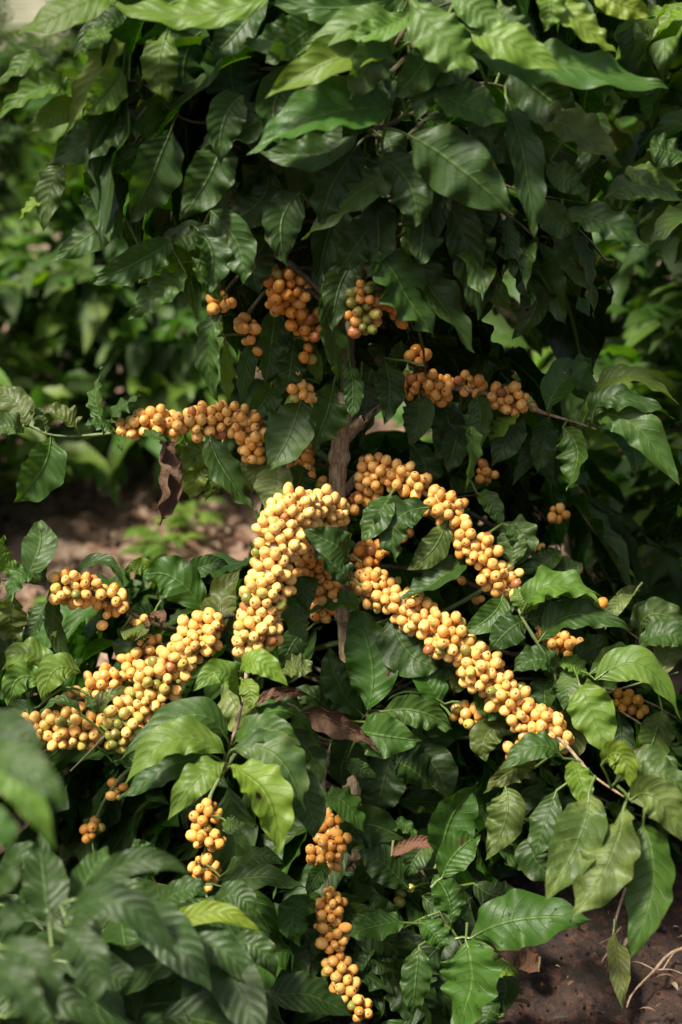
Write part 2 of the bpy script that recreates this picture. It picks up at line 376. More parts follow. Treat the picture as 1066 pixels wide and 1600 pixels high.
# ------------------------------------------------------------------ ground
def vnoise(x, y, seed):
    rg = np.random.default_rng(seed); out = 0
    for k in range(14):
        a = rg.uniform(0, 6.28); f = 2**(k/3.0)*0.6; ph = rg.uniform(0, 6.28, 2)
        out = out+np.sin(f*(x*np.cos(a)+y*np.sin(a))*3+ph[0]+1.3*np.sin(f*(x*np.sin(a)-y*np.cos(a))*2+ph[1]))/f**0.9
    return out
def ground_z(x, y): return 0.012*vnoise(x, y, 3)
def soil_material():
    m, N, L, P = mat('soil'); tc = N.new('ShaderNodeTexCoord'); o = tc.outputs['Object']
    n0, _ = noise(N, L, o, 1.6, 4); n1, _ = noise(N, L, o, 14, 8, .65); n2, _ = noise(N, L, o, 90, 6, .7)
    c = mixc(N, L, ramp(N, L, n1, .35, .65), (0.22, 0.135, 0.09), (0.48, 0.34, 0.24))
    c = mixc(N, L, mth(N, L, 'MULTIPLY', ramp(N, L, n0, .42, .62), .5), c, (0.24, 0.145, 0.095))
    c = mixc(N, L, mth(N, L, 'MULTIPLY', ramp(N, L, n2, .58, .7), .6), c, (0.30, 0.20, 0.12))
    c = mixc(N, L, mth(N, L, 'MULTIPLY', ramp(N, L, n2, .42, .34), .7), c, (0.02, 0.012, 0.009))
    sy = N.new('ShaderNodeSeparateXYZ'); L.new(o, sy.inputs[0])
    humus_shade = ramp(N, L, mth(N, L, 'ADD', sy.outputs[1], mth(N, L, 'MULTIPLY', n0, .5)), 1.98, 1.72)   # dark humus and painted-in shade near the stems, dry earth between the rows
    c = mixc(N, L, mth(N, L, 'MULTIPLY', humus_shade, .93), c, mixc(N, L, ramp(N, L, n2, .50, .62), mixc(N, L, ramp(N, L, n1, .4, .6), (0.008, 0.005, 0.004), (0.035, 0.015, 0.009)), (0.11, 0.042, 0.024)))
    far = ramp(N, L, sy.outputs[1], 3.5, 7.0)
    nf, _ = noise(N, L, o, .9, 3, .7)
    c = mixc(N, L, mth(N, L, 'MULTIPLY', far, .8), c, mixc(N, L, ramp(N, L, nf, .40, .58), (0.12, 0.17, 0.05), (0.52, 0.50, 0.38)))
    L.new(c, P.inputs['Base Color']); P.inputs['Roughness'].default_value = .92
    b = N.new('ShaderNodeBump'); b.inputs['Strength'].default_value = 1; b.inputs['Distance'].default_value = .018
    L.new(mth(N, L, 'ADD', n1, mth(N, L, 'MULTIPLY', n2, .5)), b.inputs['Height']); L.new(b.outputs[0], P.inputs['Normal'])
    return m
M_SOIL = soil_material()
def build_ground():
    mb = MB()
    a = np.concatenate([-np.geomspace(60, 2.2, 22), np.linspace(-2, 2, 150), np.geomspace(2.2, 60, 22)])
    b = np.concatenate([-np.geomspace(20, .5, 8), np.linspace(-.3, 4, 170), np.geomspace(4.2, 110, 24)])
    X, Y = np.meshgrid(a, b, indexing='ij')
    near = np.clip(1-np.maximum(np.abs(X)-2, 0)/2, 0, 1)*np.clip(1-np.maximum(Y-4, 0)/2, 0, 1)
    Z = ground_z(X, Y)+near*(0.006*vnoise(X*7, Y*7, 5)+0.0035*vnoise(X*22, Y*22, 8))
    V = np.stack([X, Y, Z], -1).reshape(-1, 3)
    mb.add(V, grid_faces(len(a), len(b))[:, ::-1], V[:, :2], (0, 0, 0, 0))
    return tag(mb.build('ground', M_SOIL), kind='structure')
mw, Nw, Lw, Pw = mat('water'); Pw.inputs['Transmission Weight'].default_value = 1; Pw.inputs['Roughness'].default_value = .02; Pw.inputs['IOR'].default_value = 1.33
build_ground()
def litter():
    """clods, chips and scraps of dead leaf strewn over the soil"""
    mb = MB(); rg = np.random.default_rng(11)
    for i in range(11000):
        if i < 4200: x, y = rg.uniform(.15, .75), rg.uniform(.75, 1.9)
        else: x, y = rg.uniform(-1.1, .3), rg.uniform(1.5, 2.9)
        z = ground_z(x, y)+.008
        c = np.array([x, y, z]); a = rg.uniform(0, 6.28); l = rg.uniform(.008, .045)*(.5 if i >= 4200 else rg.choice([.1, .15, .22, .45], p=[.45, .3, .2, .05]))
        d = np.array([math.cos(a), math.sin(a), rg.uniform(-.1, .25)])
        if rg.random() < (.7 if i >= 4200 else .12):
            k = rg.choice(4); col = [(0.34, .23, .15), (.20, .11, .07), (.50, .39, .27), (.28, .18, .11)][k]
            leaf(mb, c-d*l, c+np.array([0, 0, l*.3]), c+d*l, l*rg.uniform(.3, .9), np.array([rg.normal()*.3, rg.normal()*.3, 1]), (*col, .3), nu=5, nv=3, seed=i, wave=.2, cup=.5)
        else:
            V = BVs*np.array([1, 1, .7])*rg.uniform(.7, 1.3, 3)*l*.28*(1+.25*rg.normal(size=(len(BVs), 1)))
            k = rg.choice(3); mb.add(V+c-[0, 0, .004], BFs, BUs, (*[(.045, .020, .012), (.075, .032, .019), (.025, .013, .009)][k], 0))
    return tag(mb.build('ground_litter', M_DRY), 'scattered dead leaf scraps and soil crumbs on the red-brown ground', 'litter', kind='stuff')
litter()

# ------------------------------------------------------------------ shrubs of the rows behind
def shrub_meshes(seed, rx, ry, h, nshoot, tintk, size=.13, detail=(9, 5), lo=.12):
    rg = np.random.default_rng(seed); crown = MB(); stems = MB()
    tube(stems, catmull([(0, 0, -.05), (.01, .01, h*.3), (-.02, .0, h*.65), (.0, .01, h*.97)], 6), [.018, .013, .004], 8, rough=.04)
    for i in range(nshoot):
        z = lo+(h-lo)*rg.random()**.8
        t = (z-lo)/(h-lo); rr = (math.sin(min(1, t*1.15+.22)*math.pi)**.6 if t < .9 else .45)*(1 if t < .5 else (1.25-t*.5))
        a = rg.uniform(0, 2*np.pi); q = rg.uniform(.45, 1.0)
        out = np.array([math.cos(a), math.sin(a), 0]); tip = np.array([rx*rr*q*out[0], ry*rr*q*out[1], z+rg.uniform(-.03, .05)])
        root = np.array([0, 0, max(.05, z-.05*q)]); Ls = np.linalg.norm(tip-root)
        if i % 3 == 0:
            tube(stems, catmull([root, (root+tip)/2+[0, 0, .05], tip], 4), [.004, .0022], 5)
        nl = rg.integers(6, 11)
        for k in range(nl):
            p = tip-out*(.02+.045*(k//2))+rg.normal(size=3)*.008
            sd = 1 if k % 2 else -1
            side = np.array([-out[1], out[0], 0])*sd
            dr = nrm(out*rg.uniform(.2, .9)+side*rg.uniform(.4, 1.0)+np.array([0, 0, rg.uniform(-.95, .25)]))
            if k < 2: dr = nrm(out*.8+side*.3+np.array([0, 0, rg.uniform(-.1, .6)]))
            l = size*rg.uniform(.65, 1.2); mid = p+dr*l*.5+np.array([0, 0, l*.10]); e = p+dr*l-np.array([0, 0, l*.12])
            n0 = nrm(np.array([0, 0, 1.])+out*.6+rg.normal(size=3)*.35)
            kk = tintk if isinstance(tintk, str) else rg.choice(tintk)
            if t > .75 and rg.random() < .3: kk = 'L'
            leaf(crown, p, mid, e, l*rg.uniform(.36, .46), n0, ktint(kk, rg), nu=detail[0], nv=detail[1], seed=int(rg.integers(1e9)), wave=.09, quilt=.0, fold=.3)
    return crown, stems
def shrub(loc, meshes, label, group, ber=None, rot=0, sc=1.0):
    e = empty('coffee_shrub', (loc[0], loc[1], ground_z(loc[0], loc[1]))); tag(e, label, 'shrub', group)
    e.rotation_euler.z = rot; e.scale = (sc,)*3
    for nm, me in meshes:
        o = bpy.data.objects.new(nm, me); S.collection.objects.link(o); o.parent = e
        if nm == 'foliage': o['kind'] = 'stuff'
    return e
def variant(seed, *a, clusters=0, **k):
    c, s = shrub_meshes(seed, *a, **k); out = []
    for mb, nm, m in ((c, 'foliage', M_LEAF), (s, 'stem', M_TWIG)):
        o = mb.build(nm, m); me = o.data; bpy.data.objects.remove(o); out.append((nm, me))
    rg = np.random.default_rng(seed+99)
    for i in range(clusters):
        mb = MB(); aa = rg.uniform(3.4, 6.0); z = a[2]*rg.uniform(.25, .8); rr = a[0]*rg.uniform(.7, .98)
        c0 = np.array([math.cos(aa)*rr, math.sin(aa)*rr*a[1]/a[0], z]); tn = np.array([math.cos(aa+.4), math.sin(aa+.4), -.15])
        for q in range(34):
            add_berry(mb, c0+tn*rg.uniform(-.07, .07)+nrm(rg.normal(size=3))*.016, rg.normal(size=3), .0058, berry_tint(.15, .4), True)
        o = mb.build('cherry_cluster', M_BERRY); me = o.data; bpy.data.objects.remove(o); out.append(('cherry_cluster', me))
    return out
VA = variant(1, .42, .42, 1.25, 150, ['M', 'D', 'G', 'M'])
VB = variant(2, .45, .42, 1.05, 150, ['M', 'L', 'G', 'D'])
VC = variant(3, .46, .46, 1.35, 190, ['M', 'M', 'G', 'S', 'L'], clusters=9, size=.13)
VD = variant(4, .44, .44, 1.45, 230, ['L', 'L', 'S', 'Y', 'G'], size=.115, detail=(16, 7), lo=.80)
VE = variant(5, .46, .44, .74, 260, ['M', 'L', 'G', 'S', 'L'], size=.105, lo=.03)
VF = variant(6, .40, .42, .66, 200, ['M', 'L', 'G', 'S'], size=.10, lo=.03)
# (x, y, variant, rotation, scale, label)
BACK = [
 (-.90, 2.36, VE, .3, 1.02, 'blurred coffee shrub at the left edge behind the yellow cherries, left of the earth patch'),
 (-.42, 2.80, VF, 1.9, 1.1, 'blurred coffee shrub standing just behind the bare earth patch, left of the stem'),
 (-1.02, 3.45, VF, 4.1, 1.05, 'dark blurred coffee shrub at the left edge, behind the nearest blurred one'),
 (-.50, 3.90, VF, 2.2, .9, 'small blurred coffee shrub in the third row, seen left of the dark crown'),
 (-1.30, 4.2, VF, 5.1, .8, 'pale blurred coffee shrub high at the left edge of the view'),
 (.10, 4.2, VF, .8, 1.1, 'far blurred coffee shrub in line with the cherries on the left arm'),
 (-.7, 5.4, VF, 3.0, .8, 'very blurred coffee shrub of a far row, near the top left corner'),
 (-1.75, 6.9, VE, 1.0, 1.12, 'farthest pale blurred shrub in the top left corner, at the frame edge'),
 (-1.20, 7.4, VF, 2.0, 1.30, 'farthest pale blurred shrub in the top left corner, nearest to the dark crown'),
 (.60, 1.86, VE, 2.4, .78, 'low leafy coffee shrub close behind the right end of the cherry branches'),
 (-1.30, 5.6, VE, 4.0, .75, 'pale blurred shrub in the far rows, below the beige top left corner'),
 (.34, 2.42, VC, .0, .72, 'dark coffee shrub behind the right side of the bare stem, with blurred orange cherries'),
 (.60, 2.10, VC, 2.1, .80, 'deep green shaded coffee shrub behind the leafy tip of the right cherry branch'),
 (1.00, 2.55, VC, 4.0, .95, 'shaded coffee shrub at the right edge, behind the dark one with cherries'),
 (.53, 1.66, VD, 1.2, .84, 'coffee shrub with sunlit pale leaves at the upper right corner'),
 (.52, 3.3, VB, 3.3, 1.15, 'far coffee shrub glimpsed between the crowns at upper right'),
]
for x, y, v, rot, sc, lab in BACK: shrub((x, y), v, lab, 'coffee shrubs in the rows behind', rot=rot, sc=sc)

def weed(x, y, seed, label):
    g = np.random.default_rng(seed); e = tag(empty('weed', (x, y, ground_z(x, y))), label, 'weed', 'weeds on the bare earth'); mb = MB(); st = MB()
    o = np.array([x, y, ground_z(x, y)])
    for k in range(12):
        a = g.uniform(0, 6.28); d = np.array([math.cos(a), math.sin(a), 0]); h = g.uniform(.02, .07)
        p = o+np.array([0, 0, h])+d*.012; tube(st, [o, p], [.0012, .001], 5)
        leaf(mb, p, p+d*.025+[0, 0, .008], p+d*.055, .022, np.array([0, 0, 1.]), ktint('L', g), nu=8, nv=5, seed=seed+k, quilt=0)
    mb.build('foliage', M_LEAF, e); st.build('stem', M_SHOOT, e)
def gpt(x, y):
    r = FWD+RIGHT*((x-533)/FPX)-UPV*((y-800)/FPX); p = CAMP+r*(-CAM_H/r[2]); return p[0], p[1]
weed(*gpt(268, 868), 1, 'small pale weed on the bare earth, just above a bright green leaf')
weed(*gpt(240, 850), 2, 'light green weed on the bare earth, near the foot of the blurred left shrub')
weed(*gpt(300, 815), 3, 'tiny pale weed in the middle of the bare earth patch')
weed(*gpt(90, 1000), 4, 'light green weed on the soil under the small left branch of cherries')
weed(*gpt(160, 985), 5, 'green weed on the soil below the stray cherries of the left branch')
# ------------------------------------------------------------------ the main shrub
def bark_trunk(mb, P, rad, seg=36, step=.0022):
    L = np.concatenate([[0], np.cumsum(np.linalg.norm(np.diff(P, axis=0), axis=1))]); n = int(L[-1]/step); l = np.linspace(0, L[-1], n)
    Q = np.stack([np.interp(l, L, P[:, k]) for k in range(3)], 1); r = np.interp(np.linspace(0, 1, n), np.linspace(0, 1, len(rad)), rad)
    th = np.linspace(0, 2*np.pi, seg+1); g = np.random.default_rng(4); f = 0
    for k in range(26):     # long cracks and plates
        m = g.integers(2, 15); f = f+np.sin(m*th[None, :]+g.uniform(0, 6.28)+1.6*np.sin(l[:, None]*g.uniform(15, 90)+g.uniform(0, 6.28)))*g.uniform(.3, 1)
    f = f/3.2; rr = r[:, None]*(1+.085*np.tanh(f)+.03*g.normal(size=(n, 1))*.6)
    rr = rr*(1+.30*np.exp(-((np.mod(l, .055)-.03)/.005)**2))[:, None]; rr[:, -1] = rr[:, 0]
    T = nrm(np.gradient(Q, axis=0)); A = nrm(np.cross(T, [0.0, 1, .1])); B = np.cross(T, A)
    V = Q[:, None]+rr[:, :, None]*(A[:, None]*np.cos(th)[None, :, None]+B[:, None]*np.sin(th)[None, :, None])
    mb.add(V.reshape(-1, 3), grid_faces(n, seg+1), np.zeros((n*(seg+1), 2)), (0, 0, 0, 0))
MAINLOC = on_y(552, 1600, TY); MAINLOC[2] = 0
main = tag(empty('coffee_shrub', MAINLOC), 'large coffee shrub in the middle, arching branches packed with yellow cherries', 'coffee shrub')
STEM = [on_y(555, 1640, TY), on_y(553, 1400, TY), on_y(552, 1150, TY), on_y(540, 950, TY), on_y(527, 800, TY), on_y(531, 700, TY),
        on_y(541, 630, TY), on_y(546, 520, TY), on_y(572, 400, TY), on_y(590, 300, TY), on_y(598, 180, TY), on_y(602, 40, TY), on_y(606, -120, TY)]
STEM[0][2] = -.05
mb = MB(); sp = catmull(STEM, 10)
bark_trunk(mb, sp[:63], [.0135, .012, .0095, .0085, .0078])
k = at(530, 655, 1.32); tube(mb, [on_y(530, 668, TY), on_y(548, 668, TY-.003), on_y(570, 653, TY-.01)], [.0045, .0042, .004], 8, rough=.06)
stem = mb.build('trunk', M_BARK, main, origin=STEM[4])
mb = MB(); tube(mb, sp[62:], [.0062, .005, .0038, .0022], 10, nodes=.05); mb.build('stem', M_TWIG, main, origin=STEM[8])

# branches: name, colour of bark, radii mm, points (x y depth)
BR = {}; UPPER = ('t5', 't6', 't7', 't8', 't9', 't10', 't11', 't12')
def crown_depth(d): return 1.31-(1.31-d)*.55
def branch(key, kind, r0, r1, pts, parent=None, label=None):
    if key in UPPER: pts = [pts[0]]+[(x, y, crown_depth(d)) for x, y, d in pts[1:]]
    P = catmull([at(*p) if len(p) == 3 else p for p in pts], 8)
    if key in UPPER: r0, r1 = r0*.8, r1*.7
    mb = MB(); tube(mb, P, [r0/1000, (r0+r1)/2000, r1/1000, r1/1000*.8, r1/1000*.35], 8, rough=.03, nodes=.045)
    o = mb.build('branch', {'w': M_TWIG, 'g': M_SHOOT, 'b': M_BARK}[kind], parent or main, origin=P[0])
    if label: o['label'] = label
    BR[key] = (o, P); return o
branch('b1', 'g', 3.0, 1.6, [(528, 728, 1.37), (470, 690, 1.36), (395, 655, 1.34), (300, 655, 1.32), (190, 675, 1.31), (90, 681, 1.30), (30, 660, 1.29)])
branch('b2', 'b', 5.5, 2.4, [(530, 812, 1.35), (490, 795, 1.31), (445, 808, 1.27), (430, 850, 1.25), (418, 910, 1.24), (395, 975, 1.25), (388, 1040, 1.26), (375, 1110, 1.25), (355, 1190, 1.22), (345, 1215, 1.21)])
branch('b2b', 'w', 3.0, 2.0, [(532, 815, 1.37), (500, 820, 1.34), (455, 850, 1.32), (485, 880, 1.32), (512, 930, 1.33), (500, 970, 1.34)])
branch('b3', 'w', 4.4, 1.8, [(548, 915, 1.38), (440, 950, 1.35), (345, 965, 1.32), (290, 1005, 1.31), (240, 1060, 1.30), (190, 1120, 1.29), (150, 1165, 1.28), (110, 1205, 1.27)])
branch('b4', 'w', 3.0, 1.6, [(548, 930, 1.42), (400, 980, 1.38), (280, 1000, 1.35), (205, 1040, 1.34), (150, 1080, 1.33), (110, 1110, 1.32), (100, 1145, 1.31), (50, 1140, 1.30)])
branch('b5', 'w', 2.8, 1.8, [(545, 950, 1.45), (330, 985, 1.39), (240, 975, 1.35), (185, 945, 1.33), (120, 918, 1.31), (70, 912, 1.30), (0, 905, 1.29), (-60, 900, 1.28)])
branch('b6', 'b', 5.5, 2.2, [(548, 900, 1.37), (600, 925, 1.34), (668, 968, 1.32), (730, 1020, 1.31), (785, 1070, 1.30), (830, 1120, 1.29), (880, 1160, 1.27), (925, 1210, 1.24), (975, 1245, 1.21)])
branch('b7', 'b', 5.0, 2.2, [(533, 775, 1.36), (560, 748, 1.35), (600, 742, 1.34), (650, 762, 1.33), (700, 800, 1.32), (745, 850, 1.32), (785, 905, 1.32), (815, 955, 1.31)])
branch('b8', 'b', 4.0, 1.8, [(540, 690, 1.36), (590, 640, 1.35), (650, 605, 1.34), (720, 608, 1.33), (800, 625, 1.32), (850, 645, 1.31), (900, 660, 1.30), (935, 672, 1.29)])
branch('b9', 'w', 3.0, 1.6, [(545, 800, 1.42), (700, 790, 1.44), (820, 855, 1.43), (885, 905, 1.42), (940, 955, 1.41), (1000, 1000, 1.40)])
branch('b9b', 'w', 3.0, 1.6, [(548, 880, 1.43), (700, 900, 1.42), (800, 950, 1.40), (880, 1000, 1.38), (930, 1040, 1.37)])
branch('b9c', 'w', 3.0, 1.6, [(550, 960, 1.42), (760, 1010, 1.42), (900, 1060, 1.38), (960, 1095, 1.36), (1030, 1105, 1.35)])
branch('b10', 'b', 3.0, 1.8, [(550, 1100, 1.42), (508, 1200, 1.37), (512, 1290, 1.35), (508, 1350, 1.35), (520, 1430, 1.34), (532, 1510, 1.33), (560, 1600, 1.32)])
branch('b11', 'g', 2.6, 1.6, [(550, 1050, 1.43), (420, 1120, 1.38), (335, 1230, 1.35), (325, 1300, 1.34), (318, 1375, 1.34), (330, 1420, 1.33)])
branch('b12', 'g', 2.6, 1.6, [(548, 1080, 1.45), (350, 1130, 1.42), (220, 1190, 1.40), (170, 1240, 1.40), (145, 1300, 1.40), (150, 1350, 1.39)])
branch('b13', 'w', 2.4, 1.4, [(550, 1050, 1.42), (650, 1080, 1.40), (720, 1112, 1.36), (750, 1125, 1.35)])
branch('b14', 'w', 2.4, 1.4, [(552, 1200, 1.42), (600, 1280, 1.40), (665, 1370, 1.37), (690, 1430, 1.34), (705, 1450, 1.32)])
branch('b15', 'w', 2.4, 1.4, [(552, 1350, 1.45), (590, 1400, 1.43), (600, 1500, 1.42), (600, 1580, 1.42)])
branch('b16', 'g', 2.4, 1.5, [(548, 980, 1.36), (680, 960, 1.36), (800, 900, 1.33), (812, 955, 1.29), (840, 1005, 1.29), (866, 1050, 1.30), (868, 1120, 1.31)])
branch('t1', 'w', 2.8, 1.6, [(548, 520, 1.22), (520, 440, 1.24), (470, 420, 1.25), (440, 450, 1.25), (468, 500, 1.27), (480, 560, 1.29), (470, 610, 1.30)])
branch('t2', 'w', 2.8, 1.6, [(550, 500, 1.23), (430, 400, 1.22), (365, 440, 1.22), (345, 480, 1.23), (330, 540, 1.25)])
branch('t3', 'w', 2.8, 1.6, [(550, 500, 1.23), (450, 440, 1.24), (395, 480, 1.25), (385, 520, 1.26), (395, 560, 1.27)])
branch('t4', 'w', 2.8, 1.6, [(556, 470, 1.22), (590, 450, 1.21), (640, 480, 1.24), (660, 540, 1.27), (665, 590, 1.30)])
branch('t5', 'w', 2.6, 1.5, [(595, 290, 1.16), (450, 330, 1.14), (320, 350, 1.12), (245, 380, 1.10), (200, 400, 1.09)])
branch('t6', 'w', 2.6, 1.4, [(598, 200, 1.14), (440, 180, 1.10), (300, 190, 1.05), (220, 130, 1.02), (150, 130, 1.00), (90, 120, .99)])
branch('t7', 'w', 2.6, 1.4, [(600, 60, 1.11), (520, 40, 1.05), (440, -20, 1.0), (300, -20, .97), (150, -20, .95)])
branch('t8', 'w', 2.6, 1.4, [(600, 90, 1.12), (650, 30, 1.04), (720, 0, .98), (800, -10, .95), (880, 0, .94)])
branch('t9', 'w', 2.6, 1.4, [(598, 200, 1.14), (660, 170, 1.08), (760, 130, 1.04), (880, 180, 1.04), (960, 240, 1.05)])
branch('t10', 'w', 2.6, 1.4, [(594, 290, 1.17), (700, 260, 1.14), (820, 300, 1.12), (930, 320, 1.12), (1000, 330, 1.12)])
branch('t11', 'w', 2.6, 1.4, [(575, 400, 1.19), (650, 360, 1.17), (750, 370, 1.16), (850, 370, 1.15), (900, 400, 1.14)])
branch('t12', 'w', 2.6, 1.4, [(597, 220, 1.15), (560, 190, 1.06), (520, 150, 1.0), (500, 120, .97)])
branch('t13', 'w', 2.4, 1.4, [(528, 740, 1.37), (490, 720, 1.37), (455, 700, 1.37), (440, 640, 1.36), (430, 600, 1.36)])
branch('k1', 'w', 2.6, 1.4, [(545, 880, 1.39), (600, 850, 1.38), (650, 800, 1.37), (700, 780, 1.37), (770, 770, 1.37)])
branch('k2', 'w', 2.6, 1.4, [(545, 940, 1.38), (560, 1000, 1.36), (580, 1080, 1.35), (575, 1120, 1.34), (560, 1150, 1.33)])
branch('k3', 'w', 2.6, 1.4, [(550, 1100, 1.40), (470, 1130, 1.37), (400, 1140, 1.36), (360, 1150, 1.35)])
branch('l1', 'g', 2.6, 1.5, [(548, 1000, 1.47), (300, 1060, 1.40), (150, 1090, 1.33), (80, 1060, 1.30), (30, 1040, 1.29)])
branch('r1', 'g', 2.6, 1.5, [(552, 1150, 1.45), (760, 1150, 1.42), (860, 1120, 1.38), (960, 1080, 1.36), (1060, 1050, 1.34)])

